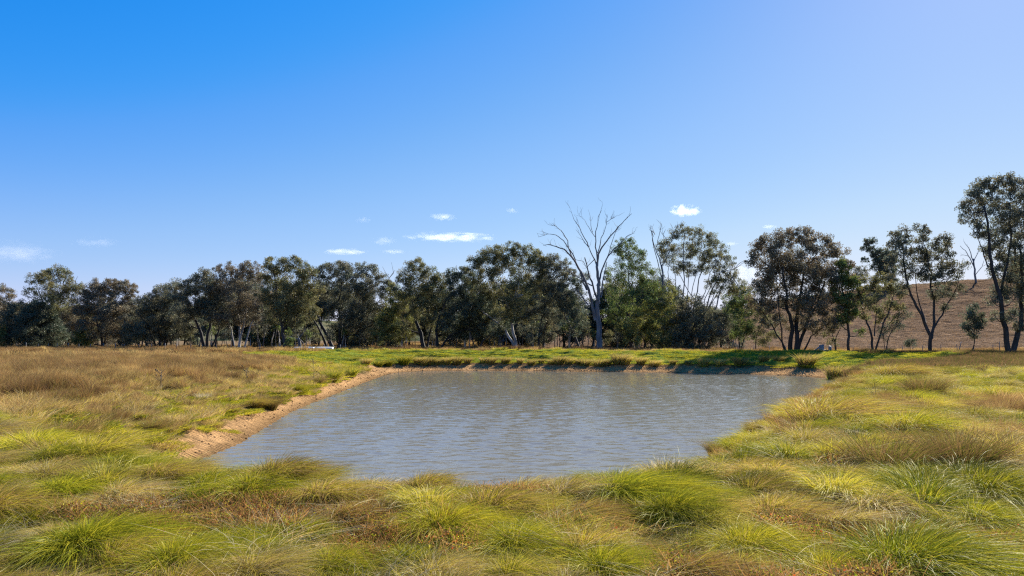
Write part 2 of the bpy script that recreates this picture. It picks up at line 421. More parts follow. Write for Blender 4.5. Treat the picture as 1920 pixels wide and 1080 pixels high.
def make_tree(name, Y, stems, blobs, label, tint='olive', bark=None, dens=1.0, cat='tree', group=None, lai=1.5,
              seed=0, leaf=(.30, .105), baseY=None, twig=1.0, spread=.5, bare=None, crown_label=None):
    """stems: list of (polyline of photo pixels, base radius in m); the first point of the first stem is the foot"""
    r = random.Random(seed*7+3)
    fx, fy = stems[0][0][0]
    foot = P(fx, fy, Y); gz = hz(foot.x, foot.y)
    root = bpy.data.objects.new(name, None); COL.objects.link(root); root.location = (foot.x, foot.y, gz)
    root.empty_display_size = .5
    tag(root, label, cat, group)
    O = Vector((foot.x, foot.y, gz))
    mb = MB(); skel = []
    for pl, r0 in stems:
        pts = []
        dy = 0; dd = r.uniform(-.12, .12)
        for i, q in enumerate(pl):
            p = P(q[0], q[1], Y)-O
            dy = (p.z)*dd; p = p*((Y+dy)/Y) if i else p; p.y = dy if i else 0
            if i == 0 and p.z < 2.0: p.z = -.25
            pts.append(p)
        fine = []
        for a, b2 in zip(pts[:-1], pts[1:]):
            w_ = wobble(a, b2, 4, .035, r=r); fine += w_[:-1]
        fine.append(pts[-1])
        m = len(fine)
        rr = [max(.03, r0*(1.35 if i == 0 else 1)*(1-.72*i/(m-1))) for i in range(m)]
        mb.tube(fine, rr, 8 if r0 > .15 else 6)
        for p, q in zip(fine, rr): skel.append((p, q))
    C = []; R = []
    bl = sorted(blobs, key=lambda q: -q[1])
    for q in bl:
        px, py, rx_ = q[:3]; rx_ = rx_*1.16; ry_ = q[3] if len(q) > 3 else rx_*.95
        m = Y/FPX; rx_m, ry_m = rx_*m, ry_*m
        off = r.uniform(-1, 1)*spread*rx_m*1.6
        c = P(px, py, Y)-O; c = c*((Y+off)/Y); c.y = off
        c.x = (px-960)*(Y+off)/FPX-O.x; c.z = CZ-(py-HOR)*(Y+off)/FPX-O.z
        hub = c+Vector((0, 0, -ry_m*.4))
        # attach to skeleton
        best = None; bd = 1e9
        for (p, q_) in skel:
            dv = hub-p; dist = dv.length
            if q_ < .028 and dist > .5: continue
            pen = dist+max(0, (.35*dist-dv.z))*1.5-q_*2.0
            if pen < bd: bd = pen; best = (p, q_)
        p0, q0 = best
        if (hub-p0).length > .3:
            n = 6; r0 = min(q0*.75, .035+.016*(hub-p0).length+.02*rx_m)
            path = wobble(p0, hub, n, .07, .10, r)
            rr = [max(.02, r0*(1-.55*i/n)) for i in range(n+1)]
            mb.tube(path, rr, 5, cap=False)
            for p, q_ in zip(path[1:], rr[1:]): skel.append((p, q_))
        else: r0 = .03
        ncl = max(5, int(dens*9.0*rx_m*ry_m**.5+4))
        hubs = []
        for i in range(3 if rx_m < 1.2 else 5):      # sub branches
            d = Vector((r.gauss(0, 1), r.gauss(0, 1), abs(r.gauss(0, 1))*.9)); d.normalize()
            e = hub+Vector((d.x*rx_m*.6, d.y*rx_m*.6, d.z*ry_m*1.0))
            mb.tube(wobble(hub, e, 3, .1, 0, r), [r0*.42, r0*.34, r0*.26, r0*.18], 4, cap=False); hubs.append(e)
        area = 1.95*lai*PI*rx_m*ry_m
        nl = int(area/(leaf[0]*leaf[1]*.5)*dens/ncl)
        for i in range(ncl):
            while True:
                d = Vector((r.uniform(-1, 1), r.uniform(-1, 1), r.uniform(-1, 1)))
                if .35 < d.length < 1: break
            pass
            cc = c+Vector((d.x*rx_m, d.y*rx_m, d.z*ry_m))
            s = r.uniform(.36, .72)*min(1.8, (.6+.25*rx_m))
            C.append(tuple(cc)); R.append((s*1.15, s*1.15, s*1.0)); 
            if twig > 0 and r.random() < twig*.8:
                h = min(hubs, key=lambda q: (q-cc).length)
                mb.tube([h, h.lerp(cc, .55)+Vector((0, 0, .08)), cc], [r0*.2+.006, .012, .007], 3, cap=False)
        # leaves
        R_ = nl
        C_last = ncl
        if 'LN' not in locals(): LN = []
        LN += [max(4, nl)]*ncl
    if bare:
        for pl in bare:
            pts = [P(a, b2, Y)-O for a, b2 in pl]
            p0 = min((s for s in skel), key=lambda s: (s[0]-pts[0]).length)[0]
            pts = [p0]+pts[1:] if (p0-pts[0]).length < 1.5 else pts
            mb.tube(pts, [.07*(1-.7*i/(len(pts)-1)) for i in range(len(pts))], 4)
    t = link('trunk', mb.mesh('trunk', bark or M_BARK), root)
    if C:
        cr_ = link('crown', leaves_mesh('crown', np.array(C), np.array(R), np.array(LN), PAL[tint], leaf[0], leaf[1], seed+100), root)
    return root

def T(Y, *a, **k): return make_tree('gum_tree', Y+(24 if 92 < Y < 115 else 0), *a, **k)

T(150, [([(8, 650), (10, 620), (6, 580)], .22)], [(4, 552, 17), (-14, 575, 22), (22, 573, 12), (10, 600, 32), (-20, 610, 36), (30, 625, 26)],
  'sparse topped gum tree cut off by the left edge of the picture', seed=1, tint='brown')
T(148, [([(92, 650), (94, 620), (84, 580), (72, 545)], .3), ([(95, 640), (104, 590), (112, 545), (118, 520)], .22), ([(98, 600), (125, 560), (134, 540)], .15)],
  [(66, 524, 13), (78, 520, 11), (56, 548, 11), (90, 514, 12), (108, 512, 16), (124, 518, 12), (85, 545, 18), (110, 540, 22), (134, 548, 18), (66, 575, 15),
   (95, 570, 22), (125, 572, 20), (148, 540, 10)], 'taller upswept gum tree rising above its neighbours near the left edge', seed=2, tint='olive', dens=.85,
  bare=[[(125, 540), (130, 520), (131, 508)], [(138, 545), (142, 525), (146, 518)]])
T(146, [([(52, 650), (55, 620), (48, 590)], .25)], [(40, 590, 26), (70, 588, 24), (25, 620, 26), (60, 618, 30), (90, 600, 22), (95, 625, 26)],
  'low dark spreading tree in front of the tall gum near the left edge', seed=3, tint='blue', lai=2.2)
T(144, [([(192, 651), (190, 620), (180, 585)], .3), ([(193, 640), (215, 590), (235, 560)], .2)],
  [(166, 546, 14), (185, 540, 16), (207, 540, 16), (225, 536, 12), (240, 538, 12), (247, 548, 9), (158, 572, 20), (190, 568, 24), (222, 565, 22), (240, 570, 14),
   (150, 600, 24), (185, 600, 30), (225, 598, 28), (165, 625, 22), (250, 600, 18), (205, 625, 20), (240, 625, 20)],
  'rounded gum tree with a separate dark tuft at its upper right', seed=4, tint='brown', lai=2.0)
T(138, [([(302, 652), (300, 625), (292, 600)], .32), ([(304, 640), (322, 600), (335, 575)], .2), ([(300, 640), (275, 605), (262, 585)], .16)],
  [(262, 575, 15), (280, 565, 18), (305, 557, 22), (328, 550, 20), (270, 598, 24), (302, 590, 30), (332, 582, 28), (285, 620, 24), (320, 618, 26), (255, 622, 20), (345, 605, 20)],
  'dome shaped grey gum tree right of the dip in the tree line', seed=5, tint='grey', lai=2.1)
T(130, [([(385, 654), (378, 625), (362, 590), (350, 560)], .4), ([(388, 654), (394, 615), (402, 570), (408, 545)], .34), ([(392, 645), (412, 600), (425, 575)], .2)],
  [(345, 540, 16), (365, 532, 18), (388, 525, 20), (352, 565, 24), (385, 555, 28), (415, 548, 24), (340, 590, 18), (370, 592, 22), (405, 590, 24), (425, 570, 20)],
  'broad dark gum tree with a thick forked black trunk at the field edge', seed=6, bark=M_BLACK, tint='grey', lai=1.9)
T(128, [([(445, 655), (447, 620), (440, 585), (425, 545), (415, 520)], .26), ([(450, 655), (455, 610), (462, 565), (470, 530)], .24), ([(455, 650), (470, 610), (485, 585)], .2),
        ([(440, 655), (432, 615), (418, 585)], .14)],
  [(408, 507, 10), (426, 504, 12), (443, 506, 12), (459, 502, 13), (476, 505, 12), (486, 516, 12), (430, 528, 22), (465, 530, 24), (410, 545, 18), (445, 560, 26), (480, 560, 26),
   (460, 590, 22), (495, 590, 22), (425, 595, 18)], 'pale stemmed gum tree with a bright gap under its flat top', seed=7, tint='brown', bark=M_PALE, dens=.9)
T(118, [([(533, 656), (530, 625), (525, 590), (520, 550), (517, 515)], .34), ([(528, 610), (545, 575), (555, 540)], .2)],
  [(512, 494, 14), (528, 498, 14), (548, 495, 16), (566, 503, 14), (502, 512, 14), (520, 525, 22), (550, 528, 24), (580, 520, 18), (505, 550, 20), (535, 560, 28), (565, 558, 26),
   (515, 590, 22), (550, 595, 22), (590, 545, 16), (580, 585, 18)], 'tall olive gum tree with a straight trunk left of the metal trough', seed=8, tint='olive', lai=1.7)
T(112, [([(628, 656), (612, 625), (598, 595), (590, 570)], .42), ([(632, 656), (640, 610), (634, 570), (640, 530)], .4), ([(636, 654), (660, 610), (680, 575), (690, 535)], .32),
        ([(616, 655), (604, 630), (590, 605), (580, 590)], .3)],
  [(612, 508, 14), (628, 502, 14), (645, 505, 14), (662, 508, 14), (680, 505, 14), (698, 512, 14), (592, 518, 14), (622, 530, 22), (652, 535, 24), (690, 532, 22), (716, 525, 13),
   (600, 550, 20), (640, 562, 24), (672, 568, 26), (705, 560, 24), (728, 540, 12), (655, 600, 24), (690, 600, 28), (722, 592, 24), (625, 585, 18)],
  'large many stemmed gum tree with black leaning trunks above the metal trough', seed=9, bark=M_BLACK, tint='grey', lai=1.6)
T(108, [([(728, 657), (730, 630), (738, 600), (745, 560)], .2)], [(740, 545, 14), (748, 565, 18), (752, 590, 22), (730, 600, 22), (745, 620, 24), (760, 560, 14), (715, 625, 18)],
  'yellow green leafy tree filling the gap under two bare antler twigs', seed=10, tint='yellow', lai=1.8, bare=[[(738, 545), (729, 522), (717, 500)], [(729, 522), (738, 512), (734, 492)], [(731, 520), (741, 506)]])
T(104, [([(797, 658), (790, 625), (778, 590), (772, 560)], .42), ([(800, 640), (812, 600), (822, 560)], .2)],
  [(768, 500, 10), (782, 496, 12), (796, 502, 10), (758, 518, 14), (782, 518, 18), (808, 518, 16), (826, 524, 14), (755, 545, 18), (785, 545, 24), (815, 545, 24), (838, 545, 14),
   (770, 575, 20), (800, 580, 26), (765, 605, 18), (820, 600, 22)], 'gum tree with a narrow raised tip and a dark trunk leaning left', seed=11, bark=M_BLACK, tint='olive', lai=1.6)
T(102, [([(820, 658), (818, 620), (826, 590), (838, 560)], .3), ([(822, 645), (845, 628), (870, 618), (895, 617)], .2)],
  [(848, 518, 14), (866, 512, 13), (880, 520, 12), (856, 540, 20), (880, 545, 20), (845, 570, 24), (875, 580, 28), (835, 600, 20), (865, 612, 26), (895, 605, 24)],
  'dark gum tree with one long limb arching low over the brown grass', seed=12, bark=M_BLACK, tint='blue', lai=1.9, bare=[[(858, 518), (857, 505), (856, 497)], [(862, 512), (866, 498)]])
T(99, [([(968, 659), (960, 640), (948, 620), (925, 600), (900, 580)], .32), ([(970, 659), (962, 625), (958, 595), (948, 565), (930, 530)], .3), ([(960, 600), (968, 560), (970, 520)], .2)],
  [(890, 492, 13), (905, 484, 13), (920, 480, 15), (940, 472, 15), (958, 466, 13), (975, 472, 14), (995, 472, 14), (1012, 480, 13), (1022, 492, 11), (890, 515, 16), (915, 508, 22),
   (945, 500, 24), (980, 500, 24), (1008, 508, 18), (895, 545, 20), (930, 545, 24), (965, 545, 26), (1000, 545, 24), (910, 580, 22), (980, 585, 24), (940, 590, 18)],
  'big spreading gum tree with pale crooked limbs at the centre of the tree line', seed=13, tint='olive', bark=M_PALE, lai=1.7)
T(101, [([(895, 659), (905, 640), (925, 622)], .25), ([(892, 659), (885, 635), (880, 615)], .15)], [(925, 610, 22), (900, 600, 24), (885, 575, 22), (950, 615, 16), (915, 580, 20)],
  'small black trunked tree leaning right under the central gum crown', seed=14, tint='blue', lai=1.8)
T(98, [([(1006, 660), (1012, 620), (1018, 580)], .22), ([(1018, 660), (1020, 625), (1030, 590)], .18), ([(1000, 660), (990, 635), (985, 610)], .12)],
  [(1025, 500, 14), (1040, 492, 14), (1056, 500, 13), (1015, 525, 20), (1045, 522, 22), (1070, 515, 12), (1020, 555, 22), (1050, 555, 22), (1005, 590, 22), (1035, 595, 22), (1000, 625, 18), (1025, 630, 16)],
  'bluish gum tree on three thin stems just left of the dead tree', seed=15, tint='grey', lai=1.8)
T(96, [([(1088, 660), (1078, 630), (1064, 600), (1050, 575)], .28)], [(1075, 535, 16), (1062, 560, 18), (1085, 560, 18), (1060, 590, 18), (1085, 595, 18), (1095, 520, 10), (1075, 615, 14)],
  'leafy tree on a dark leaning trunk close behind the dead tree', seed=16, tint='blue', lai=1.5)
T(98, [([(1188, 660), (1178, 625), (1160, 595), (1140, 580)], .32), ([(1190, 650), (1190, 600), (1185, 550), (1180, 500)], .24), ([(1205, 660), (1208, 620), (1206, 580)], .2)],
  [(1165, 457, 10), (1178, 456, 10), (1158, 470, 12), (1185, 472, 13), (1172, 490, 18), (1200, 490, 18), (1150, 520, 18), (1185, 525, 24), (1215, 520, 22), (1165, 560, 24), (1200, 560, 24),
   (1150, 590, 18), (1230, 545, 16), (1180, 595, 20)], 'slender crowned gum tree just right of the dead tree', seed=17, tint='green', lai=1.35)
T(95, [([(1222, 661), (1222, 630), (1226, 600)], .2), ([(1216, 661), (1206, 635), (1195, 615)], .14)],
  [(1200, 600, 18), (1225, 585, 20), (1245, 565, 18), (1215, 625, 20), (1245, 600, 24), (1190, 630, 18), (1240, 630, 22), (1170, 610, 14), (1255, 545, 12)],
  'yellow green wattle like bush in front of the bare fan of branches', seed=18, tint='yellow', lai=1.9)
T(94, [([(1300, 661), (1298, 635), (1292, 610)], .2), ([(1306, 661), (1318, 630), (1330, 605)], .16), ([(1312, 661), (1328, 640), (1345, 620)], .1)],
  [(1275, 590, 22), (1300, 580, 24), (1325, 590, 22), (1350, 600, 20), (1270, 620, 24), (1300, 615, 28), (1335, 620, 24), (1280, 643, 18), (1315, 643, 18), (1345, 635, 16), (1262, 640, 14)],
  'dense black green thicket tree at the foot of the fan of branches', seed=19, tint='grey', lai=1.5, dens=1.2)
fan = []
for k, (tx, ty) in enumerate([(1228, 432), (1245, 440), (1262, 445), (1280, 440), (1297, 448), (1312, 450), (1330, 462), (1346, 475), (1360, 490), (1372, 505), (1395, 490), (1380, 530), (1390, 550), (1240, 480)]):
    bx = 1262+k*5.2; fan.append(([(bx, 661), (bx+.5*(k-4), 610), (bx+(tx-bx)*.30, 560), (bx+(tx-bx)*.62, 510), (tx, ty)], .17 if k % 3 == 0 else .11))
T(97, fan, [(1262, 443, 11), (1278, 432, 10), (1292, 440, 13), (1310, 438, 13), (1328, 450, 14), (1343, 462, 13), (1356, 476, 12), (1368, 490, 12), (1240, 462, 12), (1250, 485, 14),
            (1285, 470, 16), (1318, 478, 16), (1345, 500, 14), (1372, 512, 12), (1300, 505, 14), (1360, 530, 14), (1270, 505, 12), (1385, 535, 12), (1335, 530, 12), (1268, 470, 13), (1300, 465, 14), (1330, 480, 14), (1350, 520, 13), (1320, 500, 14), (1285, 500, 12), (1375, 545, 11), (1250, 462, 11), (1345, 545, 12)],
  'wide gum tree fanned out in many grey bare stems with thin outer leaves', seed=20, tint='olive', bark=M_DEAD, lai=1.25, dens=1.0, leaf=(.26, .1),
  bare=[[(1228, 440), (1222, 424)], [(1226, 436), (1217, 430)], [(1245, 440), (1248, 430)], [(1256, 440), (1262, 428), (1256, 418)], [(1262, 434), (1272, 420), (1275, 422)], [(1372, 500), (1386, 494), (1396, 488)], [(1380, 505), (1392, 496)]])
T(93, [([(1386, 661), (1386, 630), (1390, 600)], .12), ([(1388, 640), (1400, 610)], .08)], [(1385, 565, 16), (1400, 570, 14), (1375, 590, 16), (1398, 598, 18), (1380, 620, 14), (1405, 625, 14)],
  'bright green topped sapling left of the big dome shaped tree', seed=21, tint='green', lai=1.5)
T(93.5, [([(1416, 661), (1418, 635), (1426, 610)], .1), ([(1432, 661), (1430, 640)], .07)], [(1420, 590, 16), (1440, 605, 14), (1412, 615, 14), (1432, 630, 16), (1450, 628, 9)],
  'loose low sapling at the left foot of the big dome shaped tree', seed=22, tint='olive', lai=1.3)
T(90, [([(1484, 662), (1482, 630), (1478, 590), (1470, 545), (1462, 500)], .34), ([(1490, 662), (1493, 610), (1500, 560), (1508, 500)], .34), ([(1495, 660), (1512, 615), (1535, 570), (1550, 525)], .26),
       ([(1480, 662), (1462, 635), (1440, 600), (1425, 580)], .13), ([(1476, 662), (1464, 620), (1455, 560), (1450, 520)], .12), ([(1500, 660), (1520, 630), (1545, 610)], .14)],
  [(1420, 468, 15), (1412, 486, 12), (1438, 458, 16), (1458, 448, 15), (1478, 446, 16), (1500, 444, 16), (1520, 446, 16), (1540, 456, 16), (1558, 468, 16), (1574, 484, 15), (1586, 500, 13),
   (1440, 488, 24), (1475, 480, 28), (1512, 482, 28), (1548, 498, 26), (1430, 520, 22), (1465, 520, 28), (1500, 522, 30), (1538, 530, 28), (1572, 522, 22), (1420, 548, 16), (1450, 555, 22),
   (1485, 562, 24), (1522, 568, 26), (1560, 560, 22), (1592, 530, 14), (1545, 595, 18), (1510, 600, 18), (1440, 580, 14), (1415, 572, 15), (1578, 588, 17), (1600, 562, 14), (1530, 622, 12), (1458, 602, 14), (1488, 608, 15), (1560, 610, 12), (1430, 602, 9)],
  'big dome shaped gum tree on many stems at the right end of the pond', seed=23, bark=M_BLACK, tint='brown', lai=1.75)
T(89, [([(1594, 662), (1593, 630), (1590, 590), (1584, 550), (1582, 510)], .2)],
  [(1580, 500, 13), (1588, 518, 14), (1572, 525, 12), (1600, 538, 14), (1578, 552, 16), (1606, 560, 12), (1592, 580, 14), (1605, 590, 9), (1580, 598, 10), (1612, 620, 7), (1575, 600, 8)],
  'narrow brighter green tree on a straight trunk beside the big dome tree', seed=24, tint='green', lai=2.0)
T(91, [([(1566, 656), (1565, 635), (1558, 618)], .1), ([(1566, 640), (1576, 620), (1584, 605)], .08)], [(1555, 610, 9), (1565, 598, 9), (1552, 625, 7), (1560, 640, 8), (1586, 600, 8)],
  'stunted crooked sapling between the dome tree and the straight green tree', seed=25, tint='olive', lai=1.2)
T(88, [([(1635, 660), (1637, 635), (1628, 605), (1620, 575), (1622, 545)], .17), ([(1638, 638), (1652, 615), (1664, 580), (1672, 550)], .13), ([(1640, 630), (1642, 590), (1645, 550)], .08)],
  [(1630, 530, 12), (1647, 527, 12), (1618, 545, 11), (1637, 548, 13), (1660, 545, 12), (1678, 540, 11), (1690, 552, 8), (1622, 570, 12), (1645, 575, 13), (1668, 572, 13), (1686, 575, 9), (1620, 592, 9), (1650, 597, 10), (1672, 598, 9)],
  'small tree forking in a V near the foot of the grassy hill', seed=26, tint='olive', lai=1.6)
T(87, [([(1663, 660), (1664, 640), (1672, 620), (1688, 602)], .08), ([(1664, 645), (1658, 630), (1655, 618)], .05)], [(1700, 590, 8), (1688, 595, 8), (1678, 608, 8), (1668, 618, 8), (1657, 618, 8), (1656, 632, 6), (1690, 612, 6)],
  'wispy sapling leaning right beside the small forked tree', seed=27, tint='grey', lai=1.0)
T(86, [([(1745, 660), (1744, 630), (1730, 600), (1712, 565), (1695, 520), (1690, 480)], .24), ([(1746, 635), (1752, 600), (1750, 550), (1742, 500), (1735, 460)], .18),
       ([(1750, 615), (1770, 590), (1790, 555), (1802, 520)], .12), ([(1735, 605), (1728, 560), (1725, 510)], .1)],
  [(1680, 443, 10), (1692, 437, 10), (1672, 458, 10), (1700, 450, 12), (1724, 428, 9), (1733, 438, 9), (1728, 455, 13), (1768, 450, 11), (1776, 466, 13), (1755, 460, 10), (1688, 475, 17), (1718, 480, 17),
   (1748, 482, 17), (1780, 490, 16), (1668, 490, 11), (1700, 508, 17), (1735, 512, 18), (1768, 518, 17), (1795, 512, 11), (1690, 540, 12), (1780, 545, 14), (1755, 550, 12), (1808, 498, 7), (1668, 520, 9), (1800, 540, 8), (1772, 575, 8)],
  'medium gum tree with a three lobed crown standing before the grassy hill', seed=28, tint='grey', lai=1.75)
T(85, [([(1824, 660), (1825, 640), (1823, 615), (1822, 590)], .07)], [(1824, 580, 9), (1815, 590, 9), (1833, 590, 9), (1840, 602, 8), (1822, 605, 12), (1812, 612, 7), (1832, 618, 10), (1824, 628, 8)],
  'small dark oval sapling alone before the hill near the right edge', seed=29, tint='blue', lai=1.9)
T(83, [([(1891, 658), (1884, 625), (1874, 585), (1862, 540), (1848, 490), (1838, 430), (1828, 385)], .32), ([(1898, 658), (1910, 620), (1918, 580), (1922, 520), (1915, 460)], .34),
       ([(1870, 560), (1885, 500), (1892, 430), (1888, 380)], .16), ([(1852, 500), (1835, 470), (1815, 430)], .08)],
  [(1822, 362, 13), (1834, 350, 13), (1850, 348, 13), (1868, 345, 13), (1886, 336, 13), (1900, 345, 14), (1918, 355, 18), (1812, 385, 13), (1836, 378, 17), (1862, 375, 18), (1890, 372, 20), (1815, 408, 12), (1842, 408, 17),
   (1874, 408, 20), (1905, 405, 22), (1935, 390, 26), (1834, 435, 15), (1862, 442, 18), (1895, 445, 22), (1930, 440, 26), (1868, 475, 17), (1900, 482, 22), (1935, 490, 26), (1850, 462, 10), (1870, 508, 15), (1905, 520, 20),
   (1940, 540, 26), (1872, 540, 14), (1900, 555, 18), (1862, 562, 10), (1930, 585, 20), (1892, 590, 15), (1868, 592, 10), (1908, 612, 11)],
  'tallest gum tree with a V shaped double trunk at the right edge', seed=30, tint='grey', lai=1.6, dens=1)
T(88, [([(2010, 660), (2008, 600), (2005, 520)], .4)], [(1985, 400, 24), (2020, 390, 26), (2050, 420, 26), (1990, 450, 30), (2030, 460, 34), (1985, 510, 30), (2030, 520, 34), (2060, 480, 24), (2000, 560, 26)],
  'gum tree standing just outside the right edge of the picture', seed=51, tint='grey', lai=1.8)
T(78, [([(2140, 665), (2140, 600), (2135, 520)], .4)], [(2110, 400, 26), (2150, 390, 30), (2120, 460, 34), (2165, 470, 34), (2110, 530, 30), (2160, 540, 30)],
  'gum tree well outside the right edge of the picture', seed=52, tint='grey', lai=1.8)
# far ones on the hill
T(262, [([(1661, 546), (1658, 515), (1650, 480), (1640, 462)], .6)],
  [(1628, 453, 8), (1638, 452, 6), (1622, 464, 7), (1634, 468, 7), (1642, 480, 9), (1622, 488, 6), (1652, 478, 13), (1650, 498, 15), (1668, 480, 14), (1665, 500, 15), (1655, 515, 14), (1670, 520, 12)],
  'dark bluish gum tree far off on the crest of the hill', seed=31, tint='blue', lai=2.4, leaf=(.6, .24))
T(258, [([(1912, 540), (1912, 515), (1910, 495)], .5)], [(1895, 500, 14), (1912, 490, 16), (1930, 500, 16), (1900, 515, 14), (1920, 515, 16)],
  'dense dark tree on the hill crest half hidden behind the tallest gum', seed=38, tint='blue', lai=2.4, leaf=(.6, .24))
T(264, [([(1612, 535), (1612, 525), (1608, 515)], .3)], [(1605, 508, 8), (1615, 505, 8), (1622, 512, 7), (1600, 518, 6), (1612, 518, 8), (1622, 525, 6), (1606, 528, 5)],
  'small hazy gum far off on the hill crest beside the dark one', seed=32, tint='grey', lai=1.2, leaf=(.5, .2))
T(240, [([(1393, 610), (1394, 590), (1392, 570)], .5)], [(1370, 560, 14), (1385, 548, 14), (1400, 550, 14), (1380, 575, 16), (1402, 570, 14), (1362, 578, 10)],
  'hazy distant tree showing through the gap left of the dome tree', seed=33, tint='green', lai=1.6, leaf=(.5, .2))
T(225, [([(1710, 655), (1709, 648), (1706, 642)], .06)] if False else [([(1707, 653), (1706, 645), (1706, 640)], .05)], [(1703, 640, 5), (1710, 638, 5), (1706, 645, 5)],
  'lone low round bush on the brown slope right of the small forked tree', seed=34, tint='blue', lai=1.8, cat='bush') if False else \
make_tree('round_bush', 100, [([(1706, 654), (1706, 645), (1706, 640)], .05)], [(1702, 641, 5), (1710, 639, 5), (1706, 646, 6)],
  'lone low round bush on the brown slope right of the small forked tree', seed=34, tint='blue', lai=1.8, cat='bush')
make_tree('round_bush', 142, [([(155, 650), (155, 640), (156, 630)], .06)], [(156, 618, 8), (150, 628, 9), (161, 630, 10), (148, 640, 10), (158, 642, 12)],
  'pale green pointed bush at the foot of the dark trees on the left', seed=35, tint='yellow', lai=2.0, cat='bush')
make_tree('round_bush', 142, [([(4, 650), (4, 640), (4, 630)], .06)], [(2, 612, 8), (6, 625, 9), (-2, 632, 10), (6, 640, 9)],
  'pale green bush cut by the left edge under the dark trees', seed=36, tint='yellow', lai=2.0, cat='bush')
make_tree('round_bush', 110, [([(545, 655), (544, 640), (543, 625)], .05)], [(541, 622, 5), (546, 634, 6), (540, 640, 6), (547, 648, 5)],
  'slim bright green bush beside the straight trunk left of the trough', seed=37, tint='green', lai=2.0, cat='bush')

# back row: darker trees filling the wood behind
SIL = [(-80, 560), (0, 575), (60, 560), (100, 530), (150, 560), (200, 550), (245, 565), (260, 600), (300, 575), (360, 550), (430, 520), (500, 520), (560, 510), (650, 520), (715, 530), (745, 575), (780, 520), (860, 540),
       (920, 500), (1000, 490), (1060, 520), (1100, 560), (1150, 510), (1180, 490), (1250, 520), (1340, 560), (1400, 610)]
k = 0
for px in range(-70, 1375, 42):
    x = px+rnd.uniform(-10, 10); top = np.interp(x, [a for a, _ in SIL], [b for _, b in SIL])+rnd.uniform(8, 26)
    Y = np.interp(x, [0, 500, 1000, 1400], [172, 158, 146, 138])+rnd.uniform(-5, 8)
    if x > 900: top = max(top, 522+rnd.uniform(-8, 12))
    Y += 24 if 92 < Y < 115 else 0
    by = HOR+CZ*FPX/Y
    hgt = by-top; bl = []
    for j in range(8):
        t = rnd.uniform(.12, .9); bl.append((x+rnd.uniform(-30, 30)*(1.1-t*.6), by-hgt*t, rnd.uniform(.16, .26)*hgt))
    bl.append((x+rnd.uniform(-6, 6), top+hgt*.14, hgt*.15))
    T(Y, [([(x, by), (x+rnd.uniform(-5, 5), by-hgt*.4), (x+rnd.uniform(-12, 12), by-hgt*.7)], .26)], bl,
      'tree in the dim second row of the wood, mostly hidden behind the front trees', group='second row trees behind the front tree line', seed=200+k,
      tint=['grey', 'blue', 'olive'][k % 3], lai=1.5, leaf=(.46, .18), twig=.15); k += 1

# understory saplings and thin stems
src = []
for v in range(3):
    Y = 120; px = 960; hh = 42
    st = [([(px+q, HOR+CZ*FPX/Y), (px+q+rnd.uniform(-4, 4), HOR+CZ*FPX/Y-hh*.5), (px+q+rnd.uniform(-9, 9), HOR+CZ*FPX/Y-hh*rnd.uniform(.8, 1.1))], rnd.uniform(.05, .1)) for q in (-5, 0, 4, 8)[:2+v]]
    bl = [(px+rnd.uniform(-10, 10), 655-rnd.uniform(20, 42), rnd.uniform(4, 8)) for _ in range(5)]
    src.append(make_tree('sapling', Y, st, bl, 'thin stemmed sapling in the shaded undergrowth between the gum trunks', group='saplings under the gum trees', seed=300+v, tint=['olive', 'grey', 'green'][v],
                         lai=1.0, bark=[M_BARK, M_DEAD, M_PALE][v]))
k = 0
for i in range(70):
    px = -10+i*20.3+rnd.uniform(-10, 10)
    Y = np.interp(px, [0, 500, 1000, 1400], [158, 138, 128, 118])+rnd.uniform(-4, 14)
    x = (px-960)*Y/FPX
    s = src[i % 3]
    o = s if i < 3 else copy_tree(s)
    o.location = (x, Y, hz(x, Y)); o.rotation_euler = (0, 0, rnd.uniform(0, 6.28)); f = rnd.uniform(.8, 1.5); o.scale = (f, f, f*rnd.uniform(.9, 1.2))

# ------------------------------------------------------------------ the dead tree
def dead_tree(Y, foot, polys, label, seed, r_scale=.92, name='dead_tree', twigs=40):
    r = random.Random(seed)
    f = P(*foot, Y); gz = hz(f.x, f.y); O = Vector((f.x, f.y, gz))
    root = bpy.data.objects.new(name, None); COL.objects.link(root); root.location = O
    tag(root, label, 'tree')
    mt = MB(); mbh = MB(); tips = []
    for i, (pl, r0, r1) in enumerate(polys):
        pts = [P(a, b_, Y)-O for a, b_ in pl]
        dd = r.uniform(-.35, .35) if i else 0
        z0 = pts[0].z
        for p in pts: p.y = (p.z-z0)*dd if i else 0
        if i == 0: pts[0].z = -.3
        fine = []
        for a, b_ in zip(pts[:-1], pts[1:]): fine += wobble(a, b_, 3, .03, r=r)[:-1]
        fine.append(pts[-1]); m = len(fine)
        rr = [(r0+(r1-r0)*(j/(m-1))**.8)*r_scale for j in range(m)]
        if i == 0: rr[0] *= 1.35; rr[1] *= 1.1
        (mt if i == 0 else mbh).tube(fine, rr, 10 if i == 0 else 6)
        if i:
            for p, q in zip(fine[m//3:], rr[m//3:]): tips.append((p, q, (fine[-1]-fine[m//3]).normalized()))
    for _ in range(twigs):
        p, q, d = r.choice(tips)
        d2 = (d+Vector((r.gauss(0, .6), r.gauss(0, .6), r.gauss(.2, .4)))).normalized()*r.uniform(.5, 1.7)
        mbh.tube(wobble(p, p+d2, 3, .1, r=r), [min(q*.6, .035), .022, .016, .01], 3, cap=False)
    link('trunk', mt.mesh('trunk', M_DEAD), root); link('branches', mbh.mesh('branches', M_DEAD), root)
    return root
def c5(l): return [(960+x/3.6, 380+y/3.6) for x, y in l]
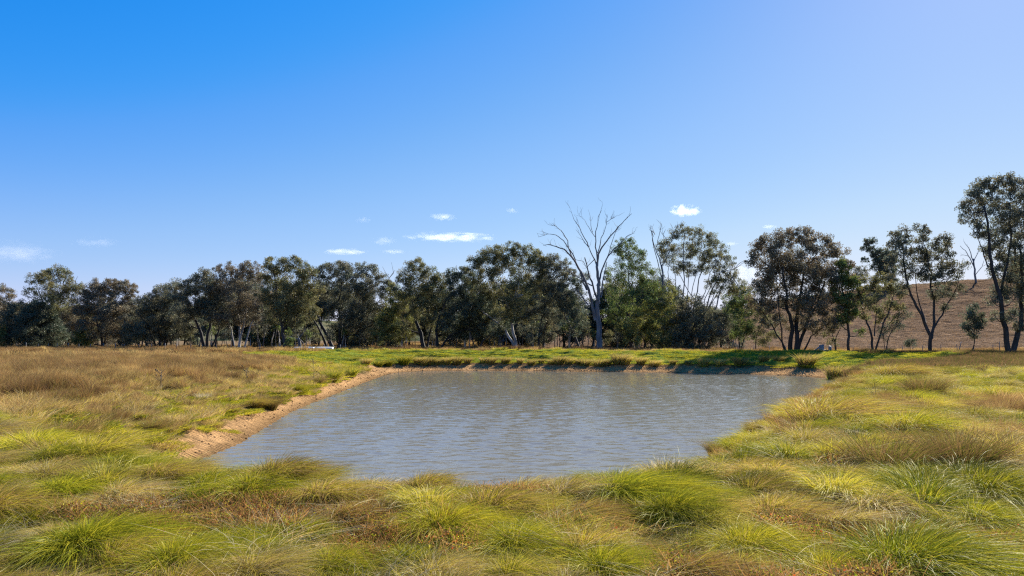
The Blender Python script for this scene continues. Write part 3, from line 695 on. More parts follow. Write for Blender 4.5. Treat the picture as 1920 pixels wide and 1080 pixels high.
dead_tree(112, (1124, 660), [
    (c5([(592, 1008), (592, 940), (588, 850), (578, 760), (575, 700), (585, 600), (578, 500), (576, 400)]), .62, .2),
    (c5([(565, 790), (545, 720), (520, 620), (490, 540), (440, 450), (400, 385), (345, 330), (290, 312), (235, 300), (205, 305)]), .34, .03),
    (c5([(505, 590), (470, 520), (430, 420), (385, 330), (340, 270), (290, 235), (235, 228), (175, 248)]), .17, .025),
    (c5([(425, 400), (390, 330), (375, 260), (330, 195), (290, 165), (240, 155)]), .13, .02),
    (c5([(590, 680), (560, 620), (535, 540), (500, 450), (480, 382)]), .22, .09),
    (c5([(515, 690), (480, 640), (450, 600), (430, 585)]), .15, .06),
    (c5([(575, 560), (600, 480), (640, 380), (690, 310), (740, 270), (790, 215), (838, 195)]), .2, .02),
    (c5([(576, 430), (580, 350), (600, 310), (650, 240), (700, 180), (740, 140), (788, 95)]), .2, .03),
    (c5([(577, 400), (560, 300), (560, 200), (575, 110), (605, 20)]), .15, .015),
    (c5([(570, 420), (530, 330), (480, 250), (430, 180)]), .13, .02),
    (c5([(515, 300), (470, 200), (420, 110), (398, 40)]), .1, .015),
    (c5([(560, 230), (520, 170), (490, 120), (455, 92)]), .06, .012),
    (c5([(545, 200), (535, 120), (520, 35)]), .06, .012),
    (c5([(578, 340), (600, 240), (635, 150), (645, 80)]), .1, .015),
    (c5([(640, 130), (670, 110), (705, 90)]), .05, .012),
    (c5([(560, 380), (505, 440), (480, 395), (430, 385)]), .08, .03),
    (c5([(640, 380), (665, 290), (700, 190), (720, 160)]), .08, .02),
    (c5([(540, 560), (500, 540), (440, 500), (370, 460), (320, 410), (300, 380)]), .13, .02),
    (c5([(600, 640), (610, 560), (625, 470), (640, 400)]), .16, .06)],
    'great bare dead gum tree with antler like grey branches above the tree line', 41, twigs=150)
dead_tree(120, (1245, 660), [
    (c5([(1030, 1000), (1028, 800), (1020, 600), (1010, 420)]), .26, .14),
    (c5([(1012, 450), (980, 330), (960, 250), (950, 170), (948, 140)]), .12, .02), (c5([(955, 230), (940, 190), (920, 160)]), .05, .012),
    (c5([(975, 300), (990, 220), (1000, 170), (1003, 145)]), .07, .015), (c5([(1010, 430), (1060, 330), (1040, 250), (1000, 200), (985, 170)]), .1, .015),
    (c5([(1050, 300), (1090, 240), (1120, 200), (1100, 160)]), .07, .015)],
    'bare dead top of a grey tree poking up left of the fan shaped tree', 42, twigs=24)
dead_tree(250, (1831, 548), [
    ([(1831, 548), (1830, 530), (1828, 505), (1825, 485)], .5, .25), ([(1828, 505), (1818, 485), (1808, 470), (1798, 462)], .22, .06), ([(1825, 490), (1822, 465), (1815, 450)], .2, .05),
    ([(1826, 490), (1836, 470), (1840, 450)], .15, .05), ([(1829, 515), (1842, 500), (1846, 488)], .15, .05), ([(1815, 480), (1806, 478), (1800, 480)], .1, .04)],
    'small bare dead tree standing alone on the hill crest beside the tallest gum', 43, twigs=30)
dead_tree(135, (943, 652), [
    ([(943, 652), (943, 645), (942, 638)], .18, .12), ([(942, 642), (938, 632), (935, 625)], .1, .05), ([(943, 640), (945, 630), (949, 620)], .12, .05), ([(944, 640), (953, 630), (958, 622)], .08, .04)],
    'stubby pale dead tree in the gap beside the central pale limbed gum', 44, twigs=10)
dead_tree(112, (563, 656), [
    ([(563, 656), (562, 645), (560, 634)], .3, .2), ([(560, 636), (550, 633), (542, 630)], .08, .03), ([(560, 634), (558, 629), (556, 626)], .08, .03), ([(561, 634), (564, 630), (567, 626)], .08, .03), ([(562, 636), (568, 642), (570, 650)], .08, .04)],
    'dark dead stump with thin pale twigs just behind the metal trough', 45, twigs=8)

# ------------------------------------------------------------------ grass
C_ = dict(green=(.20, .25, .012), ygreen=(.53, .45, .03), dgreen=(.07, .11, .01), straw=(.58, .43, .15), pale=(.60, .52, .33), brown=(.29, .165, .065), rust=(.42, .22, .07), tan=(.45, .285, .10), red=(.45, .10, .03), orange=(.42, .19, .04), dkbrown=(.17, .10, .05), dun=(.25, .18, .128))
C_ = {k_: tuple((.92 if 'green' in k_ else .84)*q for q in v_) for k_, v_ in C_.items()}
def tuft_mesh(name, n, rad, h, width, lean=.5, droop=.5, wind=(0, 0), pal=(('green', 1),), tip=None, segs=4, seed=0, upr=.35, mat=None, wild=.0, inner=.0, dome=False):
    """a clump of n tapered bent blades; lean: outward lean, droop: how far tips hang"""
    r = np.random.default_rng(seed)
    a = r.uniform(0, 2*PI, n); q = np.sqrt(r.uniform(inner, 1, n))
    root = np.stack([np.cos(a)*q*rad, np.sin(a)*q*rad, np.full(n, -.03)], 1)
    az = a+r.normal(0, .7, n)
    out = np.stack([np.cos(az), np.sin(az)], 1)*((.28+1.25*q[:, None]**1.6) if dome else (upr+q[:, None]*(1-upr)))*np.abs(r.normal(1, .25 if dome else .35, n))[:, None]*lean
    out = out+np.array(wind)[None, :]*r.uniform(.5, 1.4, n)[:, None]+r.normal(0, wild+.03, (n, 2))
    H = h*(1-.42*r.uniform(0, 1, n)**2.2)*r.uniform(.92, 1.1, n)
    dr = droop*r.uniform(.5, 1.4, n) if not dome else droop*(.55+.65*q)*r.uniform(.8, 1.2, n)
    side = r.normal(size=(n, 3)); side[:, 2] *= .3
    d3 = np.concatenate([out, np.ones((n, 1))], 1); side = np.cross(d3, side); side /= np.linalg.norm(side, axis=1)[:, None]+1e-9
    V = []
    for i in range(segs+1):
        t = i/segs
        c = root.copy()
        c[:, :2] += out*(H*(.35*t+t*t*1.05))[:, None]
        c[:, 2] += H*(t-dr*.55*t**2.4)
        c[:, 2] = np.maximum(c[:, 2], -.02)
        w_ = width*(1-t**1.6*.85)*.5
        if i < segs: V += [c-side*w_, c+side*w_]
        else: V += [c]
    V = np.stack(V, 1); m = 2*segs+1
    base = np.arange(n)[:, None]*m
    Fq = np.concatenate([base+np.array([[2*i, 2*i+1, 2*i+3, 2*i+2]]) for i in range(segs-1)], 0) if segs > 1 else np.zeros((0, 4), int)
    Ft = base+np.array([[2*segs-2, 2*segs-1, 2*segs]])
    names = [p[0] for p in pal]; pr = np.array([p[1] for p in pal], float); pr /= pr.sum()
    ch = r.choice(len(names), n, p=pr); cc = np.array([C_[x] for x in names])[ch]*r.uniform(.7, 1.25, (n, 1))
    col = np.repeat(cc[:, None, :], m, 1)
    if tip:
        tt = np.array([i//2/segs for i in range(m)])[None, :, None]**1.5*tip[1]*r.uniform(.3, 1.2, n)[:, None, None]
        col = col*(1-np.clip(tt, 0, 1))+np.array(C_[tip[0]])*np.clip(tt, 0, 1)
    F = [Fq, Ft] if len(Fq) else [Ft]
    return mesh_np(name, V.reshape(-1, 3), F, mat or M_BLADE, col.reshape(-1, 3))

def weed_mesh(name, n, rad, h, seed, pal, leaf=.022):
    r = np.random.default_rng(seed)
    p = r.normal(size=(n, 3))*np.array([rad*.5, rad*.5, 0]); d = np.linalg.norm(p[:, :2], axis=1)/rad
    p[:, 2] = h*(1-.6*np.clip(d, 0, 1))*r.uniform(0, 1, n)**.6
    a = r.normal(size=(n, 3)); a /= np.linalg.norm(a, axis=1)[:, None]
    b_ = np.cross(a, r.normal(size=(n, 3))); b_ /= np.linalg.norm(b_, axis=1)[:, None]
    l = leaf*r.uniform(.5, 1.4, (n, 1))
    V = np.stack([p-a*l, p+b_*l*.55, p+a*l, p-b_*l*.55], 1).reshape(-1, 3)
    names = [q[0] for q in pal]; pr = np.array([q[1] for q in pal], float); pr /= pr.sum()
    cc = np.array([C_[x] for x in names])[r.choice(len(names), n, p=pr)]*r.uniform(.6, 1.3, (n, 1))
    # stems
    ns = n//9; s0 = r.normal(size=(ns, 3))*np.array([rad*.35, rad*.35, 0]); s0[:, 2] = 0
    s1 = s0+r.normal(size=(ns, 3))*np.array([.12, .12, .0])*rad*3+np.array([0, 0, h])*r.uniform(.4, 1.1, (ns, 1))
    sd = r.normal(size=(ns, 3)); sd /= np.linalg.norm(sd, axis=1)[:, None]; sd *= .0022
    V2 = np.stack([s0-sd, s0+sd, s1+sd, s1-sd], 1).reshape(-1, 3)
    c2 = np.tile(np.array(C_['rust']), (ns, 1))*r.uniform(.5, 1.2, (ns, 1))
    F = np.arange(4*(n+ns)).reshape(-1, 4)
    return mesh_np(name, np.concatenate([V, V2]), F, M_DRY, np.concatenate([np.repeat(cc, 4, 0), np.repeat(c2, 4, 0)]))

WIND = (.17, -.04)
G = {}
# near, fine
G['near_tussock'] = [tuft_mesh('near_tussock', 3000, .20, .70, .0055, .42, 1.25, WIND, pal, tip, 5, 400+i, mat=M_BLADE, dome=True)
    for i, (pal, tip) in enumerate([((('green', 4), ('ygreen', 3), ('straw', .8), ('dgreen', 2.5)), ('ygreen', .5)), ((('ygreen', 5), ('green', 1.5), ('straw', 1)), ('straw', .4)),
                                    ((('ygreen', 3), ('tan', 2), ('straw', 1.5), ('green', 1)), ('rust', .45)), ((('green', 4), ('dgreen', 2), ('ygreen', 2)), ('ygreen', .7)),
                                    ((('straw', 3), ('pale', 1.2), ('ygreen', 2.5), ('tan', 2)), ('straw', .5))])]
G['near_litter'] = [tuft_mesh('near_litter', 1000, .40, .17, .0042, .9, .9, (.1, 0), pal, None, 4, 420+i, mat=M_DRY, wild=.45)
    for i, pal in enumerate([(('straw', 3), ('ygreen', 4), ('tan', 2), ('green', 2)), (('ygreen', 5), ('green', 3), ('straw', 1.5)), (('straw', 3), ('pale', 2), ('tan', 3), ('brown', 1), ('ygreen', 2))])]
G['red_weed'] = [weed_mesh('red_weed', 1900, .42, .22, 430+i, (('rust', 4), ('red', .9), ('orange', 1.0), ('ygreen', 1.6), ('green', 3), ('brown', 3)), .011) for i in range(2)]
# middle distance
G['tangle'] = [tuft_mesh('tangle', 130, .3, .42, .0042, .7, .9, (.2, 0), (('pale', 3), ('straw', 2)), None, 5, 436+i, mat=M_DRY, wild=.5) for i in range(3)]
G['mid_tussock'] = [tuft_mesh('mid_tussock', 1500, .22, .76, .0055, .42, 1.1, WIND, pal, tip, 4, 440+i, mat=M_BLADE, dome=True)
    for i, (pal, tip) in enumerate([((('ygreen', 5), ('green', 1.5), ('straw', 1)), ('straw', .3)), ((('ygreen', 4), ('green', 3), ('dgreen', .8)), ('ygreen', .6)), ((('ygreen', 5), ('tan', 1), ('straw', 1)), ('straw', .3)),
                                    ((('straw', 3), ('ygreen', 3), ('pale', .5)), ('straw', .5))])]
G['rush'] = [tuft_mesh('rush', 420, .3, .70, .0075, .28, .1, (.12, 0), pal, tip, 3, 450+i, mat=M_DRY, wild=.10)
    for i, (pal, tip) in enumerate([((('brown', 5), ('tan', 1.5), ('dkbrown', 1), ('ygreen', .3)), ('dkbrown', .6)), ((('brown', 4), ('rust', 1.5), ('tan', 1.0), ('green', .5)), ('brown', .7)), ((('tan', 3), ('brown', 2), ('straw', 2)), ('brown', .5))])]
G['straw'] = [tuft_mesh('straw', 420, .4, .5, .009, .55, .4, (.15, 0), pal, None, 3, 460+i, mat=M_DRY, wild=.15)
    for i, pal in enumerate([(('straw', 4), ('tan', 4), ('pale', .7), ('ygreen', .5)), (('straw', 3), ('tan', 3), ('ygreen', 1.6)), (('tan', 4), ('straw', 2), ('brown', 2))])]
G['straw2'] = [tuft_mesh('straw2', 600, .45, .2, .008, .7, .7, (.15, 0), pal, None, 3, 465+i, wild=.25)
    for i, pal in enumerate([(('ygreen', 6), ('straw', 1.5), ('green', 2)), (('ygreen', 5), ('straw', 2), ('tan', .7))])]
G['short'] = [tuft_mesh('short', 520, .55, .13, .013, .9, .6, (0, 0), pal, None, 2, 470+i, wild=.3)
    for i, pal in enumerate([(('ygreen', 6), ('green', 3)), (('green', 4), ('ygreen', 5), ('dgreen', .5)), (('ygreen', 5), ('straw', 1.5), ('green', 1.5))])]
G['rusty'] = [tuft_mesh('rusty', 520, .25, .5, .008, .5, .6, (.34, -.1), (('rust', 4), ('tan', 3), ('brown', 2), ('ygreen', 1)), ('rust', .6), 4, 480+i, mat=M_DRY) for i in range(2)]
# far patches, coarse blades
G['far_dry'] = [tuft_mesh('far_dry', 520, 1.3, .62, .03, .3, .2, (.15, 0), pal, tip, 2, 490+i, mat=M_DRY, wild=.15)
    for i, (pal, tip) in enumerate([((('straw', 4), ('tan', 4), ('brown', 1)), None), ((('brown', 4), ('tan', 2)), ('brown', .6)), ((('tan', 4), ('brown', 2), ('straw', 2)), None)])]
G['hill'] = [tuft_mesh('hill', 260, 1.4, .5, .05, .5, .3, (.1, 0), pal, None, 2, 497+i, mat=M_DRY, wild=.2) for i, pal in enumerate([(('dun', 4), ('dkbrown', .6)), (('dun', 3), ('brown', .6))])]
G['far_rush'] = [tuft_mesh('far_rush', 420, .75, .9, .026, .35, .15, (.15, 0), (('brown', 4), ('dkbrown', 1.5), ('tan', 2)), ('brown', .6), 2, 500+i, mat=M_DRY, wild=.1) for i in range(2)]
G['dark_rush'] = [tuft_mesh('dark_rush', 460, .9, .7, .022, .35, .2, (.15, 0), (('dkbrown', 5), ('brown', 1.2), ('dgreen', 2)), None, 2, 503+i, mat=M_DRY, wild=.1) for i in range(2)]  # brown rushes, coloured darker to stand in for tree shade
G['far_green'] = [tuft_mesh('far_green', 520, 1.0, .5, .024, .5, .4, (.2, 0), pal, None, 3, 505+i, wild=.12) for i, pal in enumerate([(('ygreen', 5), ('straw', 1.5), ('green', 1.5)), (('ygreen', 3), ('straw', 3), ('tan', 1))])]
G['bank_short'] = [tuft_mesh('bank_short', 420, .75, .07, .022, .8, .5, (0, 0), pal, None, 2, 510+i, wild=.25) for i, pal in enumerate([(('ygreen', 6), ('green', 3)), (('green', 4), ('ygreen', 4)), (('ygreen', 6), ('green', 1), ('straw', .6))])]

cols = {}
for k_, mm in G.items():
    c = bpy.data.collections.new('kit_'+k_); cols[k_] = c
    for i, me in enumerate(mm):
        o = bpy.data.objects.new('%s_%02d' % (k_, i), me); c.objects.link(o)

def scatter(name, kit, pts, scale, rot=None, tilt=.12, label=None, cat='grass'):
    """one object of kind stuff: points of a mesh carrying instanced tufts"""
    n = len(pts)
    me = bpy.data.meshes.new(name); me.vertices.add(n); me.vertices.foreach_set('co', np.asarray(pts, np.float32).ravel())
    r = np.random.default_rng(abs(hash(name)) % 1000 if False else sum(map(ord, name)))
    rot_ = np.stack([r.normal(0, tilt, n), r.normal(0, tilt, n), rot if rot is not None else r.uniform(0, 6.28, n)], 1).astype(np.float32)
    a = me.attributes.new('rot', 'FLOAT_VECTOR', 'POINT'); a.data.foreach_set('vector', rot_.ravel())
    s = np.asarray(scale, np.float32); s = np.stack([s, s, s*r.uniform(.8, 1.2, n)], 1).astype(np.float32) if s.ndim == 1 else s
    a = me.attributes.new('scl', 'FLOAT_VECTOR', 'POINT'); a.data.foreach_set('vector', s.ravel())
    a = me.attributes.new('idx', 'INT', 'POINT'); a.data.foreach_set('value', r.integers(0, len(G[kit]), n).astype(np.int32))
    ng = bpy.data.node_groups.new('scatter_'+name, 'GeometryNodeTree')
    ng.interface.new_socket('Geometry', in_out='INPUT', socket_type='NodeSocketGeometry')
    ng.interface.new_socket('Geometry', in_out='OUTPUT', socket_type='NodeSocketGeometry')
    N = ng.nodes; L = ng.links
    gi = N.new('NodeGroupInput'); go = N.new('NodeGroupOutput')
    ci = N.new('GeometryNodeCollectionInfo'); ci.inputs['Collection'].default_value = cols[kit]
    ci.inputs['Separate Children'].default_value = True; ci.inputs['Reset Children'].default_value = True
    ip = N.new('GeometryNodeInstanceOnPoints'); ip.inputs['Pick Instance'].default_value = True
    def na(nm, dt):
        q = N.new('GeometryNodeInputNamedAttribute'); q.data_type = dt; q.inputs['Name'].default_value = nm; return q.outputs['Attribute']
    L.new(gi.outputs[0], ip.inputs['Points']); L.new(ci.outputs[0], ip.inputs['Instance'])
    L.new(na('idx', 'INT'), ip.inputs['Instance Index']); L.new(na('rot', 'FLOAT_VECTOR'), ip.inputs['Rotation']); L.new(na('scl', 'FLOAT_VECTOR'), ip.inputs['Scale'])
    L.new(ip.outputs[0], go.inputs[0])
    o = link(name, me); m = o.modifiers.new('scatter', 'NODES'); m.node_group = ng
    tag(o, label, cat, kind='stuff')
    return o

def sample(n, x0, x1, y0, y1, seed, fov=.80, ybias=1.0):
    r = np.random.default_rng(seed)
    Y = y0+(y1-y0)*r.uniform(0, 1, n)**ybias; X = r.uniform(x0, x1, n)
    k = np.abs(X) < Y*fov+1.2
    return X[k], Y[k]
def zed(X, Y): return np.stack([X, Y, height(X, Y)], 1)
RZ_ = lambda n, seed, s=.5: np.random.default_rng(seed).normal(0, s, n)

def brownness(X, Y):
    nm = fbm(X*.25, Y*.25, 52)
    return ss((-(X)-10-.2*np.maximum(Y-18, 0)+9*(nm-.5))/3.5)*ss((Y-13.5+3*(nm-.5))/4)
def rushright(X, Y):
    nm = fbm(X*.3, Y*.3, 77)
    a = ss((X/Y-.50)/.06)*ss((Y-9)/1.5)*(1-ss((Y-17.5)/2))
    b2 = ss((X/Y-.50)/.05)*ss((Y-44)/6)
    c2 = np.exp(-((X-5.6)/1.0)**2-((Y-11.5)/.9)**2)
    return np.clip((a+b2+c2*.8)*ss((nm-.28)/.2), 0, 1)

FG_PX = [(60, 955), (165, 1000), (330, 1035), (470, 1050), (470, 905), (645, 950), (600, 885), (830, 965), (745, 893), (860, 895), (965, 1000), (1085, 945), (1160, 905), (975, 908), (1250, 915), (1400, 1000), (1290, 1050), (1490, 960), (1700, 1030), (1830, 960), (1850, 900), (1690, 895), (1550, 1050), (1130, 1045), (810, 1055), (90, 880), (620, 1040), (1330, 880), (1590, 880)]
# near ground (Y < 13)
FG_POS = []
def poisson(X, Y, rad, avoid=()):
    cell = {}; keep = np.zeros(len(X), bool)
    def near(x, y, rr):
        ci, cj = int(x//rad), int(y//rad)
        for a in (-1, 0, 1):
            for b_ in (-1, 0, 1):
                for (p, q) in cell.get((ci+a, cj+b_), ()):
                    if (p-x)**2+(q-y)**2 < rr*rr: return True
        return False
    for (p, q) in avoid: cell.setdefault((int(p//rad), int(q//rad)), []).append((p, q))
    for i in range(len(X)):
        if not near(X[i], Y[i], rad*(1 if Y[i] < 14 else 1)):
            keep[i] = True; cell.setdefault((int(X[i]//rad), int(Y[i]//rad)), []).append((X[i], Y[i]))
    return keep
X, Y = sample(6500, -11, 11, 2.6, 13.5, 1); d = sdist(X, Y); k = d > .6; X, Y = X[k], Y[k]
nz = fbm(X*.8, Y*.8, 91); nw = fbm(X*.9+40, Y*.9, 92)
redz = np.clip(np.exp(-((X+2.7)/1.3)**2-((Y-6.6)/1.0)**2)+np.exp(-((X+1.0)/.5)**2-((Y-5.8)/.5)**2)+.8*np.exp(-((X-1.2)/.7)**2-((Y-4.6)/.4)**2)+np.exp(-((X-2.7)/.5)**2-((Y-5.6)/.4)**2)+.8*ss((nw-.64)/.1), 0, .85)
u = np.random.default_rng(7).uniform(size=len(X))
HAND = [((px-960)*(1.55*FPX/(py-HOR))/FPX, 1.55*FPX/(py-HOR)) for px, py in FG_PX]
kt = poisson(X, Y, .40, HAND) & (u > redz*.9)
scatter('foreground_grass', 'near_tussock', zed(X[kt], Y[kt]), np.random.default_rng(3).uniform(.42, .72, kt.sum())*(1+.5*ss((Y[kt]-5.6)/1.2)), RZ_(kt.sum(), 4, .5), label='dense green and straw grass covering the bank in the foreground')
kl = ~kt & ~((u < redz) & (u > .1)) & (nz+.25*u > .56)
scatter('loose_grass', 'near_litter', zed(X[kl], Y[kl]), np.random.default_rng(5).uniform(.7, 1.2, kl.sum()), label='loose tangled straw and green grass between the foreground tussocks')
kd = np.random.default_rng(8).uniform(size=len(X)) < .11*ss((fbm(X*.7+9, Y*.7, 93)-.38)/.15)
scatter('dead_blades', 'tangle', zed(X[kd], Y[kd])+np.array([0, 0, .05]), np.random.default_rng(9).uniform(.5, 1.0, kd.sum()), label='pale dead blades lying tangled over the foreground grass')
kr = (u < redz) & ~kt & (u > .1)
scatter('red_weeds', 'red_weed', zed(X[kr], Y[kr])+np.array([0, 0, .04]), np.random.default_rng(6).uniform(.5, 1.0, kr.sum()), label='low rust and orange leaved weeds among the foreground grass', cat='weeds')

# middle distance, everything but the far bank
X, Y = sample(26000, -40, 45, 9, 56, 11, ybias=1.0); d = sdist(X, Y); wf_, wl_, wn_ = sides(X, Y)
keep = (d > np.where(wl_ > .4, 1.15+1.3*(fbm(X*.7, Y*.7, 15)-.5), .5)) & ((wf_ < .5) | (d > 3))
X, Y, d, wl_, wf_ = X[keep], Y[keep], d[keep], wl_[keep], wf_[keep]
B = brownness(X, Y); R_ = rushright(X, Y); n5 = fbm(X*.35, Y*.35, 16); u = np.random.default_rng(12).uniform(size=len(X)); u2 = np.random.default_rng(13).uniform(size=len(X))
left = X < -6
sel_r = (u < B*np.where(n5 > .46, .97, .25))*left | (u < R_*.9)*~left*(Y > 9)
sel_dk = (X/Y > .50+.06*(fbm(X*.2, Y*.2, 44)-.5)) & (Y > 37+10*(n5-.5))  # shade belt, drawn by darker coloured rushes
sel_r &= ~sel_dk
sel_s = ~sel_r & left & (u2 < .2+.7*B)
sel_short = ~sel_r & ~sel_s & left & (d < 10)
noneb = left & (B > .6)
fringe = ~left & (d < 2.7) & (X > 0) & (u < .75)
sel_t = ~sel_r & ~sel_s & ~sel_short & ~fringe & ~noneb & ~sel_dk
scatter('shaded_rushes', 'dark_rush', zed(X[sel_dk], Y[sel_dk]), np.random.default_rng(46).uniform(.5, .85, sel_dk.sum()), label='dark brown rushes with tree shade put into their colour at the back of the right bank')
ps = np.zeros(len(X), bool); it = np.where(sel_t)[0]; ps[it[poisson(X[it], Y[it], .72)]] = True
sel_f = sel_t & ~ps & (u2 < .8); sel_t = ps
scatter('bank_filler_grass', 'straw2', zed(X[sel_f], Y[sel_f]), np.random.default_rng(29).uniform(.6, 1.0, sel_f.sum()), label='low mixed grass between the tussocks of the right bank')
def rs(nm, k, seed, lo, hi): return np.random.default_rng(seed).uniform(lo, hi, int(k.sum()))
scatter('brown_rushes', 'rush', zed(X[sel_r], Y[sel_r]), rs('', sel_r, 21, .45, 1.2)*np.where(left[sel_r], 1, .66), label='brown seeding rush grass of the dry paddock and the right bank')
scatter('straw_grass', 'straw', zed(X[sel_s], Y[sel_s]), rs('', sel_s, 22, .6, 1.1), label='pale straw grass on the left side of the pond')
scatter('short_green_grass', 'short', zed(X[sel_short], Y[sel_short]), rs('', sel_short, 23, .8, 1.3), label='short bright green grass above the bare dirt on the left')
scatter('rusty_grass', 'rusty', zed(X[fringe], Y[fringe]), rs('', fringe, 24, .6, 1.1), RZ_(fringe.sum(), 25, .4), label='rust coloured fine grass leaning over the right hand water edge')
scatter('bank_grass', 'mid_tussock', zed(X[sel_t], Y[sel_t]), rs('', sel_t, 26, .6, 1.15), RZ_(sel_t.sum(), 27, .5), label='soft yellow green tussock grass combed over by the wind')

# far ground
X, Y = sample(26000, -150, 150, 50, 190, 31, ybias=1.25); d = sdist(X, Y); wf_, wl_, wn_ = sides(X, Y)
bank = (wf_ > .5) & (d < 17)
k = ~bank & (d > 2) & (~((X > 5) & (Y > 120))) & ~((X > -34.5) & (X < -25) & (Y > 84) & (Y < 104))
Xa, Ya = X[k], Y[k]; n5 = fbm(Xa*.15, Ya*.15, 19); u = np.random.default_rng(32).uniform(size=len(Xa))
greenish = (brownness(Xa, Ya) < .35) & (Ya < 92) | ((Xa > 12) & (Ya < 62))
rr_ = (Xa/Ya > .51+.06*(fbm(Xa*.2, Ya*.2, 44)-.5)) & (Ya > 50+8*(n5-.5)) & (Ya < 96)  # same belt further back, tree shade carried by the rush colour
sr = (n5 < .40) & ~greenish & (u < .7) | rr_
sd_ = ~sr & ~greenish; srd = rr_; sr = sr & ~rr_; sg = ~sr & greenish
scatter('dry_field_grass', 'far_dry', zed(Xa[sd_], Ya[sd_]), rs('', sd_, 33, .6, 1.1), label='dry tan grass of the flat paddock and under the trees')
scatter('far_rushes', 'far_rush', zed(Xa[sr], Ya[sr]), rs('', sr, 34, .6, 1.15), label='dark brown rush patches far out in the dry paddock')
scatter('belt_rushes', 'dark_rush', zed(Xa[srd], Ya[srd]), rs('', srd, 45, .6, 1.0), label='dark brown rushes coloured to stand for tree shade in the belt below the trees at the right')
scatter('far_green_grass', 'far_green', zed(Xa[sg], Ya[sg]), rs('', sg, 35, .5, .95), label='yellowish grass around the far corners of the pond')
X, Y = sample(9000, -30, 62, 58, 96, 36); d = sdist(X, Y); wf_, wl_, wn_ = sides(X, Y)
k = (d > 2.8) & (d < 17.5) & (wf_ > .5) & (X < 50)
scatter('far_bank_grass', 'bank_short', zed(X[k], Y[k]), rs('', k, 37, .6, 1.1), label='short bright green grass on the dam wall across the pond')
# sparse tufts on the hill
X, Y = sample(42000, -20, 260, 118, 300, 38); k = (X > 0) 
scatter('hill_grass', 'hill', zed(X[k], Y[k])+np.array([0, 0, -.25]), rs('', k, 39, .6, 1.0), label='sparse dry grass on the brown hill slope')

# ------------------------------------------------------------------ single tussocks one can point at
TS = {}
def tussock(px, py, kind, s, label, top=.30, Y=None, group=None, rz=None, name='grass_tussock'):
    if Y is None:
        Y = 8.0
        for _ in range(30):
            x = (px-960)*Y/FPX; zt = hz(x, Y)+top*s
            Yn = (CZ-zt)*FPX/max(py-HOR, 6); Y = .5*Y+.5*Yn
    x = (px-960)*Y/FPX
    o = link(name, TS[kind], None, (x, Y, hz(x, Y)-.02), rz if rz is not None else rnd.uniform(-.5, .5))
    o.scale = (s, s, s*rnd.uniform(.92, 1.1)); tag(o, label, 'grass tussock', group)
    return o
def big(nm, n, rad, h, w_, pal, tip, seed, lean=.45, droop=1.15, wind=WIND, segs=6, mat=None, wild=0): TS[nm] = tuft_mesh('tussock_'+nm, n, rad, h, w_, lean, droop, wind, pal, tip, segs, seed, mat=mat or M_BLADE, wild=wild, dome=seed < 608)
big('green', 4320, .25, 0.85, .0055, (('green', 4), ('ygreen', 4), ('dgreen', 1.5), ('straw', .5)), ('ygreen', .6), 601)
big('lime', 4320, .25, 0.84, .0055, (('ygreen', 6), ('green', 2), ('straw', .6)), ('ygreen', .5), 602)
big('straw', 3780, .24, 0.80, .0055, (('straw', 3), ('ygreen', 4), ('pale', 1), ('tan', 1.5)), ('straw', .6), 603, wild=.1)
big('tan', 4050, .25, 0.78, .0055, (('tan', 4), ('ygreen', 3), ('rust', 1.3), ('straw', 1.5)), ('rust', .5), 604, wind=(.38, -.1))
big('dark', 4590, .28, 0.91, .0055, (('green', 4), ('dgreen', 3), ('ygreen', 2.5)), ('ygreen', .6), 605, wind=(.32, -.1))
big('midlime', 2600, .26, .78, .0045, (('ygreen', 5), ('green', 2), ('dgreen', .8), ('straw', .6)), ('ygreen', .5), 606, segs=4)
big('midgold', 2600, .26, .74, .0045, (('ygreen', 4), ('tan', 2), ('straw', 1.5), ('rust', .6)), ('rust', .4), 607, segs=4, wind=(.32, -.08))
big('midrush', 1500, .24, .72, .0055, (('brown', 3), ('green', 2), ('tan', 2), ('dgreen', 1.5)), ('brown', .6), 608, lean=.45, droop=.4, wind=(.1, 0), segs=4, wild=.12)
big('farstraw', 420, .3, .72, .022, (('tan', 3), ('straw', 2.5), ('green', 1.5), ('ygreen', 2)), ('straw', .6), 609, lean=.5, droop=.35, segs=3)
big('fargreen', 420, .3, .75, .022, (('green', 3), ('dgreen', 2), ('ygreen', 2)), ('tan', .5), 610, lean=.5, droop=.3, segs=3)
big('farbrown', 520, .35, .75, .02, (('brown', 3), ('dkbrown', 2), ('dgreen', 2.5)), ('brown', .6), 612, lean=.5, droop=.3, segs=3)
big('white', 500, .18, .6, .009, (('pale', 5), ('straw', 2)), None, 611, lean=.4, droop=.2, segs=3, mat=M_DRY)

